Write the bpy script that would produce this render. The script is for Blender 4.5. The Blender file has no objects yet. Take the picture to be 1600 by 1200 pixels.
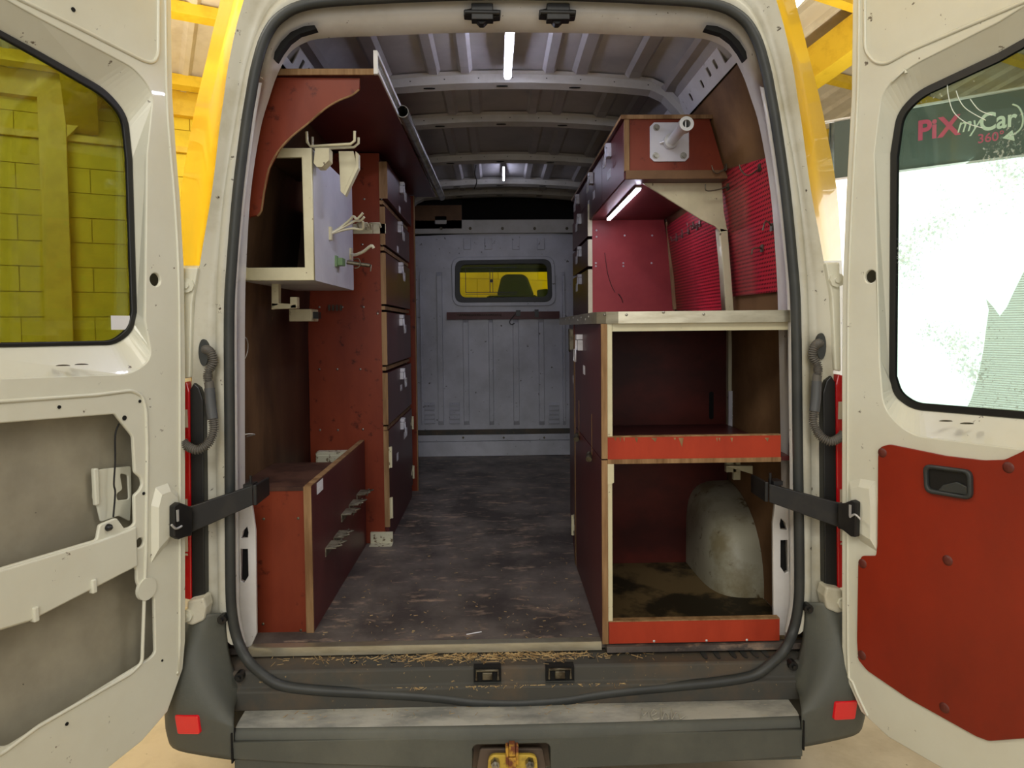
import bpy, math, random
from mathutils import Vector, Matrix
random.seed(7)
S = bpy.context.scene
COL = S.collection
R = math.radians

# ------------------------------------------------------------------ camera, world, lights, exposure
F_PX, EYE = 1100.0, 1.485
cam_d = bpy.data.cameras.new('camera')
cam = bpy.data.objects.new('camera', cam_d); COL.objects.link(cam)
cam_d.sensor_width = 36.0; cam_d.lens = 36.0 * F_PX / 1600.0
cam_d.shift_y = -45.0 / 1600.0; cam_d.clip_start = 0.02; cam_d.clip_end = 200
YAW, PITCH, ROLL = R(1.25), R(2.3), R(-0.55)
fwd = Vector((math.sin(YAW) * math.cos(PITCH), math.cos(YAW) * math.cos(PITCH), -math.sin(PITCH)))
rt = fwd.cross(Vector((0, 0, 1))).normalized(); up = rt.cross(fwd)
rt2 = rt * math.cos(ROLL) + up * math.sin(ROLL); up2 = up * math.cos(ROLL) - rt * math.sin(ROLL)
RM = Matrix((rt2, up2, -fwd)).transposed()
CAM = Vector((0, 0, EYE))
cam.matrix_world = Matrix.Translation(CAM) @ RM.to_4x4()
S.camera = cam

w = bpy.data.worlds.new('world'); S.world = w; w.use_nodes = True
w.node_tree.nodes['Background'].inputs[0].default_value = (1.0, 0.98, 0.93, 1)
w.node_tree.nodes['Background'].inputs[1].default_value = 0.22

def area(name, loc, target, sx, sy, power, color):
    l = bpy.data.lights.new(name, 'AREA'); l.shape = 'RECTANGLE'; l.size = sx; l.size_y = sy
    l.energy = power; l.color = color
    o = bpy.data.objects.new(name, l); COL.objects.link(o); o.location = loc
    o.rotation_euler = (Vector(target) - Vector(loc)).to_track_quat('-Z', 'Y').to_euler()
    return o
WARM = (1.0, 0.965, 0.87)
area('hall_and_fill_light', (-0.6, -2.8, 4.6), (0, 1.6, 0.9), 3.2, 1.2, 108, WARM)
area('hall_and_fill_light', (0.2, -4.5, 2.4), (0, 3.0, 1.5), 4.5, 2.4, 78, (1.0, 0.98, 0.95))  # added fill from behind the camera, brightens the load bay; no real lamp
area('hall_and_fill_light', (2.9, 0.6, 4.6), (0.5, 2.2, 0.6), 1.2, 2.5, 55, WARM)
area('hall_and_fill_light', (-2.6, 1.5, 4.3), (-3.2, 5.5, 1.5), 1.4, 1.4, 150, WARM)
area('hall_and_fill_light', (-2.4, 3.6, 2.9), (-2.3, 4.6, 6.0), 1.0, 1.0, 45, WARM)  # added uplight that brightens the roof sheeting, not a fixture of the hall
area('hall_and_fill_light', (-0.5, 8.0, 4.3), (0.2, 7.9, 1.9), 2.0, 1.2, 900, (.97, 1.0, .88))
area('hall_and_fill_light', (3.2, 5.4, 2.6), (1.6, 5.2, 4.5), 1.2, 1.2, 30, WARM)
S.view_settings.view_transform = 'Standard'; S.view_settings.look = 'None'
S.view_settings.gamma = 1.0; S.view_settings.use_curve_mapping = False
S.view_settings.exposure = 0.0

# ------------------------------------------------------------------ helpers
XC = 0.052                      # centre plane of the van
def ray(px, py):
    return RM @ Vector(((px - 800) / F_PX, -(py - 555) / F_PX, -1.0))
def P(px, py, Y):
    d = ray(px, py); return CAM + d * (Y / d.y)
class Plane:
    def __init__(s, O, U, V):
        s.O = Vector(O); s.U = Vector(U).normalized(); s.V = Vector(V).normalized(); s.N = s.U.cross(s.V).normalized()
        s.M = Matrix((s.U, s.V, s.N)).transposed().to_4x4(); s.M.translation = s.O
    def uv(s, px, py, w=0.0):
        d = ray(px, py); o = s.O + s.N * w
        t = (o - CAM).dot(s.N) / d.dot(s.N); q = CAM + d * t - s.O
        return (q.dot(s.U), q.dot(s.V))
    def pts(s, L, w=0.0):
        return [s.uv(p[0], p[1], w) if len(p) == 2 else (p[1], p[2]) for p in L]
    def at(s, u, v, w=0.0): return s.O + s.U * u + s.V * v + s.N * w
def FRONT(Y): return Plane((0, Y, 0), (1, 0, 0), (0, 0, 1))          # faces the camera
def FACEL(x): return Plane((x, 0, 0), (0, 1, 0), (0, 0, 1))          # faces +x (left furniture's aisle side), u = depth
def FACER(x): return Plane((x, 0, 0), (0, -1, 0), (0, 0, 1))         # faces -x, u = -depth

def rnd(pts, r, n=5):
    out = []; N = len(pts)
    for i in range(N):
        a = Vector(pts[i - 1]); b = Vector(pts[i]); c = Vector(pts[(i + 1) % N])
        ri = r[i] if isinstance(r, (list, tuple)) else r
        d1 = (a - b); d2 = (c - b); k = min(ri, d1.length * .45, d2.length * .45)
        p = b + d1.normalized() * k; q = b + d2.normalized() * k
        for j in range(n + 1):
            t = j / n; s = (1 - t) ** 2 * p + 2 * t * (1 - t) * b + t * t * q; out.append((s.x, s.y))
    return out
def crom(pts, k=5, closed=False):
    V = [Vector(p) for p in pts]; n = len(V); out = []
    for i in range(n if closed else n - 1):
        if closed: a, b, c, d = V[i - 1], V[i], V[(i + 1) % n], V[(i + 2) % n]
        else: a, b, c, d = V[max(i - 1, 0)], V[i], V[i + 1], V[min(i + 2, n - 1)]
        for j in range(k):
            t = j / k
            out.append(0.5 * ((2 * b) + (c - a) * t + (2 * a - 5 * b + 4 * c - d) * t * t + (3 * b - a - 3 * c + d) * t ** 3))
    if not closed: out.append(V[-1])
    return out
def circ(u, v, r, n=20, rv=None): return [(u + r * math.cos(2 * math.pi * i / n), v + (rv or r) * math.sin(2 * math.pi * i / n)) for i in range(n)]
def rect(u0, u1, v0, v1): return [(u0, v0), (u1, v0), (u1, v1), (u0, v1)]

class MB:
    def __init__(s): s.v = []; s.f = []; s.m = []; s.sm = []
    def add(s, vs, fs, mi=0, sm=False):
        b = len(s.v); s.v += [tuple(v) for v in vs]; s.f += [tuple(b + i for i in f) for f in fs]
        s.m += [mi] * len(fs); s.sm += [sm] * len(fs); return s
    def box(s, a, b, M=None, mi=0):
        x0, y0, z0 = a; x1, y1, z1 = b
        vs = [Vector(c) for c in ((x0,y0,z0),(x1,y0,z0),(x1,y1,z0),(x0,y1,z0),(x0,y0,z1),(x1,y0,z1),(x1,y1,z1),(x0,y1,z1))]
        if M is not None: vs = [M @ v for v in vs]
        return s.add(vs, [(0,3,2,1),(4,5,6,7),(0,1,5,4),(1,2,6,5),(2,3,7,6),(3,0,4,7)], mi)
    def pbox(s, pl, u0, u1, v0, v1, w0, w1, mi=0): return s.box((u0, v0, w0), (u1, v1, w1), pl.M, mi)
    def prism(s, pts3, vec, mi=0):
        n = len(pts3); vec = Vector(vec); A = [Vector(p) for p in pts3]; B = [p + vec for p in A]
        return s.add(A + B, [tuple(range(n))[::-1], tuple(range(n, 2 * n))] + [(i, (i + 1) % n, n + (i + 1) % n, n + i) for i in range(n)], mi)
    def tube(s, path, r, n=8, mi=0, closed=False, caps=True):
        path = [Vector(p) for p in path]; k = len(path); rs = r if isinstance(r, (list, tuple)) else [r] * k
        vs = []; prev = None
        for i, p in enumerate(path):
            if closed: t = path[(i + 1) % k] - path[i - 1]
            else: t = path[min(i + 1, k - 1)] - path[max(i - 1, 0)]
            t.normalize()
            if prev is None: a = t.orthogonal().normalized()
            else: a = prev - t * prev.dot(t); a.normalize()
            prev = a; b = t.cross(a)
            for j in range(n):
                an = 2 * math.pi * j / n; vs.append(p + (a * math.cos(an) + b * math.sin(an)) * rs[i])
        fs = []
        for i in range(k if closed else k - 1):
            i2 = (i + 1) % k
            for j in range(n): fs.append((i * n + j, i * n + (j + 1) % n, i2 * n + (j + 1) % n, i2 * n + j))
        s.add(vs, fs, mi, True)
        if caps and not closed: s.add(vs[:n], [tuple(range(n))[::-1]], mi); s.add(vs[-n:], [tuple(range(n))], mi)
        return s
    def pipe(s, a, b, ro, ri, n=20, mi=0):
        a = Vector(a); b = Vector(b); t = (b - a).normalized(); u = t.orthogonal().normalized(); v = t.cross(u); L = []
        for c, r in ((a, ro), (b, ro), (b, ri), (a, ri)):
            L.append([c + (u * math.cos(2*math.pi*j/n) + v * math.sin(2*math.pi*j/n)) * r for j in range(n)])
        vs = sum(L, []); fs = []
        for q in range(4):
            q2 = (q + 1) % 4
            for j in range(n): fs.append((q*n+j, q*n+(j+1)%n, q2*n+(j+1)%n, q2*n+j))
        return s.add(vs, fs, mi, False)
    def loft(s, loops, mi=0, closed=False, sm=True):
        n = len(loops[0]); vs = sum([list(l) for l in loops], []); fs = []
        for i in range(len(loops) - 1):
            for j in range(n if closed else n - 1):
                fs.append((i*n+j, i*n+(j+1)%n, (i+1)*n+(j+1)%n, (i+1)*n+j))
        return s.add(vs, fs, mi, sm)
    def dome(s, c, rx, ry, rz, n=10, mi=0, M=None):
        c = Vector(c); vs = []; fs = []; k = 3
        for i in range(k + 1):
            ph = math.pi / 2 * i / k
            for j in range(n): vs.append(Vector((rx*math.cos(ph)*math.cos(2*math.pi*j/n), ry*math.cos(ph)*math.sin(2*math.pi*j/n), rz*math.sin(ph))))
        for i in range(k):
            for j in range(n): fs.append((i*n+j, i*n+(j+1)%n, (i+1)*n+(j+1)%n, (i+1)*n+j))
        vs = [(M @ v if M is not None else v) + c for v in vs]
        return s.add(vs, fs, mi, True)
    def mesh(s, name='mesh'):
        me = bpy.data.meshes.new(name); me.from_pydata(s.v, [], s.f)
        me.polygons.foreach_set('material_index', s.m); me.polygons.foreach_set('use_smooth', s.sm)
        me.update(); return me

def worigin(o):
    v = Vector((0, 0, 0))
    while o is not None: v = v + o.location; o = o.parent
    return v
def tag(o, label=None, cat=None, group=None, kind=None):
    if label: o['label'] = label
    if cat: o['category'] = cat
    if group: o['group'] = group
    if kind: o['kind'] = kind
    return o
def thing(name, loc, label, cat, group=None):
    o = bpy.data.objects.new(name, None); o.empty_display_size = .1; COL.objects.link(o); o.location = loc
    return tag(o, label, cat, group)
def link(name, me, mats, parent=None, label=None, bevel=0, auto=False):
    if isinstance(me, MB): me = me.mesh(name)
    if not isinstance(mats, (list, tuple)): mats = [mats]
    me.materials.clear()
    for m in mats: me.materials.append(m)
    if parent is not None: off = worigin(parent)
    else:
        xs = [v.co for v in me.vertices]
        off = Vector(((min(v.x for v in xs)+max(v.x for v in xs))/2, (min(v.y for v in xs)+max(v.y for v in xs))/2, min(v.z for v in xs)))
    me.transform(Matrix.Translation(-off))
    o = bpy.data.objects.new(name, me); COL.objects.link(o)
    if parent is not None: o.parent = parent
    else: o.location = off
    if label: o['label'] = label
    if bevel:
        b = o.modifiers.new('bevel', 'BEVEL'); b.width = bevel; b.segments = 2; b.limit_method = 'ANGLE'; b.angle_limit = R(40); b.use_clamp_overlap = True
        b.harden_normals = False
    return o
def plate_mesh(pl, outer, holes=(), thick=.004, bevel=0, w=0.0):
    """flat sheet with holes in plane pl; its front face lies at offset w, thickness goes behind"""
    cu = bpy.data.curves.new('sheet', 'CURVE'); cu.dimensions = '2D'; cu.fill_mode = 'BOTH'
    for L in [outer] + list(holes):
        sp = cu.splines.new('POLY'); sp.points.add(len(L) - 1); sp.use_cyclic_u = True
        for i, p in enumerate(L): sp.points[i].co = (p[0], p[1], 0, 1)
    cu.extrude = max(thick / 2 - bevel, 0.0); cu.bevel_depth = bevel; cu.offset = -bevel; cu.bevel_resolution = 2
    o = bpy.data.objects.new('sheet', cu); COL.objects.link(o)
    dg = bpy.context.evaluated_depsgraph_get(); me = bpy.data.meshes.new_from_object(o.evaluated_get(dg))
    bpy.data.objects.remove(o); bpy.data.curves.remove(cu)
    me.transform(pl.M @ Matrix.Translation((0, 0, w - thick / 2)))
    return me
def plate(name, pl, outer, mat, parent=None, holes=(), thick=.004, bevel=0, w=0.0, label=None):
    return link(name, plate_mesh(pl, outer, holes, thick, bevel, w), mat, parent, label)
def text(name, body, pl, u, v, size, mat, parent, bold=0.0, shear=0, w=.002, sx=1.0):
    cu = bpy.data.curves.new(name, 'FONT'); cu.body = body; cu.size = size; cu.offset = bold; cu.shear = shear; cu.extrude = .0005
    o = bpy.data.objects.new('t', cu); COL.objects.link(o)
    dg = bpy.context.evaluated_depsgraph_get(); me = bpy.data.meshes.new_from_object(o.evaluated_get(dg))
    bpy.data.objects.remove(o); bpy.data.curves.remove(cu)
    me.transform(pl.M @ Matrix.Translation((u, v, w)) @ Matrix.Diagonal((sx, 1, 1, 1)))
    return link(name, me, mat, parent)

# ------------------------------------------------------------------ materials
def srgb(r, g, b):
    f = lambda c: (c / 255 / 12.92) if c / 255 <= .04045 else ((c / 255 + .055) / 1.055) ** 2.4
    return (f(r), f(g), f(b), 1)
def mat(name, col, rough=.5, metal=0.0, col2=None, scale=6, lo=.45, hi=.6, stretch=(1, 1, 1), bump=0.0, bscale=None, detail=6,
        col3=None, scale3=40, lo3=.62, hi3=.68, stretch3=(1, 1, 1), coat=0, rvar=0.0):
    m = bpy.data.materials.new(name); m.use_nodes = True; nt = m.node_tree; N = nt.nodes; L = nt.links
    b = N['Principled BSDF']; b.inputs['Base Color'].default_value = col; b.inputs['Roughness'].default_value = rough
    b.inputs['Metallic'].default_value = metal; b.inputs['Coat Weight'].default_value = coat
    tc = N.new('ShaderNodeTexCoord')
    def noise(sc, st, det=6):
        mp = N.new('ShaderNodeMapping'); mp.inputs['Scale'].default_value = st; L.new(tc.outputs['Object'], mp.inputs[0])
        n = N.new('ShaderNodeTexNoise'); n.inputs['Scale'].default_value = sc; n.inputs['Detail'].default_value = det; n.inputs['Roughness'].default_value = .62
        L.new(mp.outputs[0], n.inputs['Vector']); return n
    cur = None
    if col2:
        n = noise(scale, stretch, detail); r = N.new('ShaderNodeValToRGB'); r.color_ramp.elements[0].position = lo; r.color_ramp.elements[1].position = hi
        r.color_ramp.elements[0].color = col; r.color_ramp.elements[1].color = col2
        L.new(n.outputs['Fac'], r.inputs[0]); cur = r.outputs[0]
        if rvar:
            mr = N.new('ShaderNodeMapRange'); mr.inputs['To Min'].default_value = rough - rvar; mr.inputs['To Max'].default_value = rough + rvar
            L.new(n.outputs['Fac'], mr.inputs[0]); L.new(mr.outputs[0], b.inputs['Roughness'])
    if col3:
        n = noise(scale3, stretch3, 5); mr = N.new('ShaderNodeMapRange'); mr.inputs['From Min'].default_value = lo3; mr.inputs['From Max'].default_value = hi3
        L.new(n.outputs['Fac'], mr.inputs[0]); mx = N.new('ShaderNodeMix'); mx.data_type = 'RGBA'
        L.new(mr.outputs[0], mx.inputs[0]); mx.inputs[7].default_value = col3
        if cur: L.new(cur, mx.inputs[6])
        else: mx.inputs[6].default_value = col
        cur = mx.outputs[2]
    if cur: L.new(cur, b.inputs['Base Color'])
    if bump:
        n = noise(bscale or scale * 3, stretch, 8); bp = N.new('ShaderNodeBump'); bp.inputs['Strength'].default_value = bump; bp.inputs['Distance'].default_value = .004
        L.new(n.outputs['Fac'], bp.inputs['Height']); L.new(bp.outputs[0], b.inputs['Normal'])
    return m
def lowspec(*ms):
    for m in ms: m.node_tree.nodes['Principled BSDF'].inputs['Specular IOR Level'].default_value = .22
def emis(name, col, s):
    m = bpy.data.materials.new(name); m.use_nodes = True; b = m.node_tree.nodes['Principled BSDF']
    b.inputs['Base Color'].default_value = (0.8, .8, .8, 1); b.inputs['Emission Color'].default_value = col; b.inputs['Emission Strength'].default_value = s
    return m
def glass(name, tint, gl=1.45, rough=.03, speck=None, lo=.6):
    m = bpy.data.materials.new(name); m.use_nodes = True; nt = m.node_tree; N = nt.nodes; L = nt.links
    out = N['Material Output']; N.remove(N['Principled BSDF'])
    t = N.new('ShaderNodeBsdfTransparent'); t.inputs[0].default_value = tint
    g = N.new('ShaderNodeBsdfGlossy'); g.inputs['Roughness'].default_value = rough
    fr = N.new('ShaderNodeFresnel'); fr.inputs[0].default_value = gl
    mx = N.new('ShaderNodeMixShader'); L.new(fr.outputs[0], mx.inputs[0]); L.new(t.outputs[0], mx.inputs[1]); L.new(g.outputs[0], mx.inputs[2])
    last = mx.outputs[0]
    if speck:
        tc = N.new('ShaderNodeTexCoord'); n = N.new('ShaderNodeTexNoise'); n.inputs['Scale'].default_value = 130; n.inputs['Detail'].default_value = 8
        L.new(tc.outputs['Object'], n.inputs['Vector']); n2 = N.new('ShaderNodeTexNoise'); n2.inputs['Scale'].default_value = 5; L.new(tc.outputs['Object'], n2.inputs['Vector'])
        mu = N.new('ShaderNodeMath'); mu.operation = 'MULTIPLY'; L.new(n.outputs['Fac'], mu.inputs[0]); L.new(n2.outputs['Fac'], mu.inputs[1])
        mr = N.new('ShaderNodeMapRange'); mr.inputs['From Min'].default_value = lo * .5; mr.inputs['From Max'].default_value = lo * .5 + .05; mr.inputs['To Max'].default_value = .45
        L.new(mu.outputs[0], mr.inputs[0]); d = N.new('ShaderNodeBsdfDiffuse'); d.inputs[0].default_value = speck
        m2 = N.new('ShaderNodeMixShader'); L.new(mr.outputs[0], m2.inputs[0]); L.new(last, m2.inputs[1]); L.new(d.outputs[0], m2.inputs[2]); last = m2.outputs[0]
    L.new(last, out.inputs[0]); return m

DIRT = srgb(120, 105, 80)
M_white = mat('white_paint', srgb(222, 222, 206), .28, col2=srgb(214, 212, 194), scale=3, lo=.4, hi=.7, col3=srgb(110, 100, 84), scale3=30, lo3=.675, hi3=.71, coat=.3)
M_white_dirty = mat('dirty_white_paint', srgb(206, 204, 190), .38, col2=srgb(182, 176, 154), scale=5, lo=.45, hi=.68, col3=srgb(80, 70, 58), scale3=30, lo3=.66, hi3=.70)
M_skin = mat('inner_skin_paint', srgb(170, 164, 145), .42, col2=srgb(140, 134, 118), scale=2.5, lo=.4, hi=.65, col3=srgb(60, 55, 48), scale3=55, lo3=.74, hi3=.76)
M_flange = mat('flange_paint', srgb(215, 213, 212), .32, col2=srgb(196, 192, 188), scale=4, lo=.45, hi=.7, col3=srgb(90, 75, 65), scale3=45, lo3=.68, hi3=.71)
M_yellow = mat('yellow_vehicle_paint', srgb(255, 206, 40), .3, col2=srgb(250, 198, 30), scale=4, coat=.4)
M_yellowdark = mat('worn_yellow_edge', srgb(220, 172, 8), .5, col2=srgb(196, 158, 30), scale=25, lo=.45, hi=.62, bump=.3)
M_roof = mat('grey_roof_paint', srgb(172, 169, 168), .42, col2=srgb(152, 149, 150), scale=5, lo=.4, hi=.7)
M_bow = mat('bow_paint', srgb(186, 184, 178), .4, col2=srgb(166, 162, 152), scale=6, lo=.45, hi=.7)
M_bulk = mat('bulkhead_paint', srgb(198, 200, 210), .4, col2=srgb(176, 178, 186), scale=4, lo=.4, hi=.66, col3=srgb(70, 66, 62), scale3=30, lo3=.655, hi3=.70)
M_rubber = mat('black_rubber', srgb(46, 49, 49), .5, col2=srgb(58, 60, 58), scale=9, lo=.4, hi=.7)
M_black = mat('black_plastic', srgb(22, 22, 22), .42)
M_blackm = mat('black_metal', srgb(18, 18, 20), .52, col2=srgb(32, 30, 28), scale=20)
M_void = mat('dark_cavity', srgb(10, 9, 8), .9)
M_bump = mat('grey_bumper_plastic', srgb(82, 84, 78), .6, col2=srgb(100, 101, 92), scale=4, lo=.45, hi=.72, bump=.15, bscale=90)
M_bumptop = mat('scuffed_bumper_top', srgb(124, 125, 120), .75, col2=srgb(176, 174, 164), scale=9, lo=.36, hi=.58, stretch=(.5, 1.2, 1), bump=.2, bscale=60, col3=srgb(165, 160, 145), scale3=60, lo3=.6, hi3=.66, stretch3=(.4, 1, 1))
M_sill = mat('dirty_sill_plastic', srgb(70, 69, 64), .7, col2=srgb(90, 78, 64), scale=7, lo=.45, hi=.65, col3=srgb(150, 128, 90), scale3=70, lo3=.67, hi3=.70)
M_dusty = mat('dusty_maroon_top', srgb(84, 58, 48), .6, col2=srgb(60, 40, 34), scale=8)
M_red = mat('red_film_plywood', srgb(132, 58, 36), .38, col2=srgb(112, 46, 30), scale=5, lo=.38, hi=.68, stretch=(1, 1, .35), col3=srgb(74, 30, 22), scale3=20, lo3=.60, hi3=.70)
M_redR = mat('bright_red_plywood', srgb(176, 62, 38), .45, col2=srgb(158, 54, 34), scale=8, lo=.4, hi=.65, stretch=(1, 1, .3), col3=srgb(190, 150, 110), scale3=55, lo3=.75, hi3=.77, stretch3=(1, 1, .3))
M_redshade = mat('shaded_red_film_plywood', srgb(92, 44, 44), .36, col2=srgb(78, 36, 38), scale=5, lo=.38, hi=.68, stretch=(1, 1, .3), col3=srgb(120, 90, 80), scale3=34, lo3=.66, hi3=.73, stretch3=(2, 2, .35))  # red plywood again, with the shade on its side faces put into the colour
M_backred = mat('dark_red_back_panel', srgb(96, 34, 24), .45, col2=srgb(66, 24, 18), scale=3, lo=.36, hi=.62, stretch=(1, 1, 1.5))
M_redpanel = mat('red_end_panel', srgb(158, 62, 64), .42, col2=srgb(140, 52, 56), scale=4, lo=.4, hi=.68)
M_doorred = mat('door_red_board', srgb(150, 42, 18), .34, col2=srgb(122, 34, 16), scale=2.2, lo=.36, hi=.66, stretch=(1, 1, .6))
M_ply = mat('plywood_edge', srgb(160, 128, 92), .7, col2=srgb(118, 88, 58), scale=30, lo=.4, hi=.65, stretch=(1, 1, .1), bump=.2)
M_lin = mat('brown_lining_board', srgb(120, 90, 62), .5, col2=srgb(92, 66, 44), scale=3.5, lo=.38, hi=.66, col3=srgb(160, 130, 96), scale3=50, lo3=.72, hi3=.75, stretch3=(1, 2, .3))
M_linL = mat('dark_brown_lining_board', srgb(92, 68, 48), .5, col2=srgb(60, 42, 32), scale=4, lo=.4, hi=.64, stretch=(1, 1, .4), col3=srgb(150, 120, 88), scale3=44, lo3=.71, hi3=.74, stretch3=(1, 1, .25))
M_floor = mat('worn_floor_ply', srgb(122, 114, 108), .5, col2=srgb(74, 68, 66), scale=3.4, lo=.34, hi=.60, stretch=(1, .8, 1), bump=.12, bscale=40,
              col3=srgb(172, 148, 128), scale3=17, lo3=.55, hi3=.74, stretch3=(.7, 1.5, 1), rvar=.12)
M_bay = mat('stained_bay_board', srgb(110, 92, 62), .6, col2=srgb(48, 42, 30), scale=3.2, lo=.47, hi=.55, col3=srgb(150, 128, 92), scale3=50, lo3=.72, hi3=.75, stretch3=(.2, 1, 1))
M_cream = mat('cream_metal_paint', srgb(214, 208, 176), .4, col2=srgb(198, 190, 158), scale=7, lo=.42, hi=.68, col3=srgb(110, 95, 72), scale3=32, lo3=.66, hi3=.70)
M_boxwhite = mat('white_box_paint', srgb(206, 206, 214), .4, col2=srgb(190, 190, 200), scale=5, lo=.45, hi=.7, col3=srgb(90, 85, 85), scale3=30, lo3=.71, hi3=.74, stretch3=(1, 1, .4))
M_chip = mat('chipped_cream_paint', srgb(205, 202, 178), .6, col2=srgb(110, 92, 68), scale=55, lo=.55, hi=.62)
M_alu = mat('brushed_alu', srgb(196, 190, 168), .3, .75, col2=srgb(168, 160, 138), scale=10, lo=.4, hi=.7, stretch=(1, 1, 4))
M_steel = mat('steel', srgb(170, 168, 160), .35, .9, col2=srgb(120, 116, 108), scale=12)
M_alu2 = mat('bare_tube_steel', srgb(178, 174, 166), .45, .4, col2=srgb(150, 144, 134), scale=9)
M_steelL = mat('light_steel', srgb(205, 205, 205), .35, .5)
M_oldsteel = mat('tarnished_steel', srgb(112, 106, 90), .5, .7, col2=srgb(70, 62, 50), scale=30)
M_clip = mat('clip_steel', srgb(150, 145, 128), .5, .4, col2=srgb(100, 94, 80), scale=30)
M_plug = mat('dark_red_plug', srgb(96, 38, 28), .5)
M_tape2 = mat('dust_mark', srgb(178, 176, 164), .9)
M_tape = mat('white_card', srgb(225, 225, 232), .7)
M_ink = mat('dark_print', srgb(60, 62, 80), .7)
M_rust = mat('rusty_yellow_iron', srgb(206, 160, 60), .7, col2=srgb(120, 66, 40), scale=34, lo=.44, hi=.56, bump=.3)
M_hitch = mat('yellow_hitch_paint', srgb(214, 182, 74), .6, col2=srgb(150, 120, 60), scale=30, lo=.5, hi=.7)
M_brown = mat('dusty_brown_metal', srgb(104, 88, 74), .7, col2=srgb(84, 70, 58), scale=8)
M_reflect = mat('red_reflector', srgb(232, 20, 36), .25, coat=.6); 
M_tail = mat('red_tail_lens', srgb(196, 12, 22), .15, coat=.8)
M_tailclear = mat('clear_tail_lens', srgb(210, 200, 180), .12, coat=.8)
M_green = mat('green_clip_paint', srgb(110, 140, 96), .5)
M_arch = mat('wheel_arch_paint', srgb(176, 172, 150), .45, col2=srgb(140, 130, 100), scale=6, lo=.48, hi=.66, col3=srgb(100, 84, 56), scale3=22, lo3=.60, hi3=.68)
M_hose = mat('grey_hose', srgb(92, 88, 82), .55)
M_hosepl = mat('hose_sleeve', srgb(76, 78, 80), .5)
M_straw = mat('dry_straw', srgb(196, 168, 118), .8, col2=srgb(150, 122, 80), scale=40)
M_seat = mat('dark_seat_cloth', srgb(52, 50, 44), .7)
M_block = mat('yellow_block_paint', srgb(240, 208, 44), .7, col2=srgb(228, 196, 38), scale=5, bump=.4, bscale=50)
M_mortar = mat('yellow_mortar', srgb(206, 172, 30), .85)
M_ybeam = mat('yellow_steel_paint', srgb(242, 202, 52), .5, col2=srgb(230, 188, 42), scale=8)
M_sheet = mat('roof_sheeting', srgb(222, 212, 188), .6, col2=srgb(206, 194, 168), scale=3)
M_dark = mat('dark_steel', srgb(64, 54, 42), .6)
M_conc = mat('concrete', srgb(206, 192, 164), .8, col2=srgb(176, 160, 130), scale=3, lo=.42, hi=.68, bump=.2, bscale=60, col3=srgb(120, 105, 82), scale3=40, lo3=.68, hi3=.72)
M_tarp = mat('grey_tarp', srgb(92, 100, 96), .4, col2=srgb(66, 72, 70), scale=6, lo=.4, hi=.6, bump=.5, bscale=10)
M_banner = mat('teal_banner', srgb(84, 96, 93), .7)
M_pink = mat('pink_print', srgb(206, 84, 120), .7)
M_wprint = mat('white_print', srgb(226, 236, 224), .7)
M_back = emis('backlit_backdrop', (1, 1, .97, 1), 1.3)
M_led = emis('led_glow', (.74, .76, 1, 1), 85)
M_led2 = emis('led_glow_bench', (.84, .82, 1, 1), 34)
M_tube = emis('lamp_tube_glow', (1, .93, .75, 1), 12)
G_left = glass('tinted_door_glass', (.46, .55, .44, 1))
G_right = glass('scratched_door_glass', (.78, .90, .86, 1), speck=srgb(225, 235, 220), lo=.70)
G_bulk = glass('bulkhead_glass', (.90, 1.0, .30, 1), gl=1.12)

lowspec(M_red, M_redR, M_redshade, M_redpanel, M_backred, M_lin, M_linL, M_floor, M_bay, M_dusty, M_ply)
# pegboard: perforated red sheet (rows of slots, flat fine relief)
def pegmat():
    m = bpy.data.materials.new('perforated_red_sheet'); m.use_nodes = True; nt = m.node_tree; N = nt.nodes; L = nt.links
    b = N['Principled BSDF']; b.inputs['Roughness'].default_value = .38
    tc = N.new('ShaderNodeTexCoord'); sp = N.new('ShaderNodeSeparateXYZ'); L.new(tc.outputs['Object'], sp.inputs[0])
    def wave(o, per, duty):
        a = N.new('ShaderNodeMath'); a.operation = 'DIVIDE'; L.new(o, a.inputs[0]); a.inputs[1].default_value = per
        f = N.new('ShaderNodeMath'); f.operation = 'FRACT'; L.new(a.outputs[0], f.inputs[0])
        c = N.new('ShaderNodeMath'); c.operation = 'LESS_THAN'; L.new(f.outputs[0], c.inputs[0]); c.inputs[1].default_value = duty; return c.outputs[0]
    h = N.new('ShaderNodeMath'); h.operation = 'MULTIPLY'; L.new(wave(sp.outputs['Z'], .0135, .45), h.inputs[0]); L.new(wave(sp.outputs['Y'], .0135, .6), h.inputs[1])
    mx = N.new('ShaderNodeMix'); mx.data_type = 'RGBA'; L.new(h.outputs[0], mx.inputs[0]); mx.inputs[6].default_value = srgb(198, 44, 62); mx.inputs[7].default_value = srgb(70, 12, 20)
    L.new(mx.outputs[2], b.inputs['Base Color'])
    bp = N.new('ShaderNodeBump'); bp.invert = True; bp.inputs['Strength'].default_value = .6; bp.inputs['Distance'].default_value = .002
    L.new(h.outputs[0], bp.inputs['Height']); L.new(bp.outputs[0], b.inputs['Normal']); return m
M_peg = pegmat()
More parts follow.
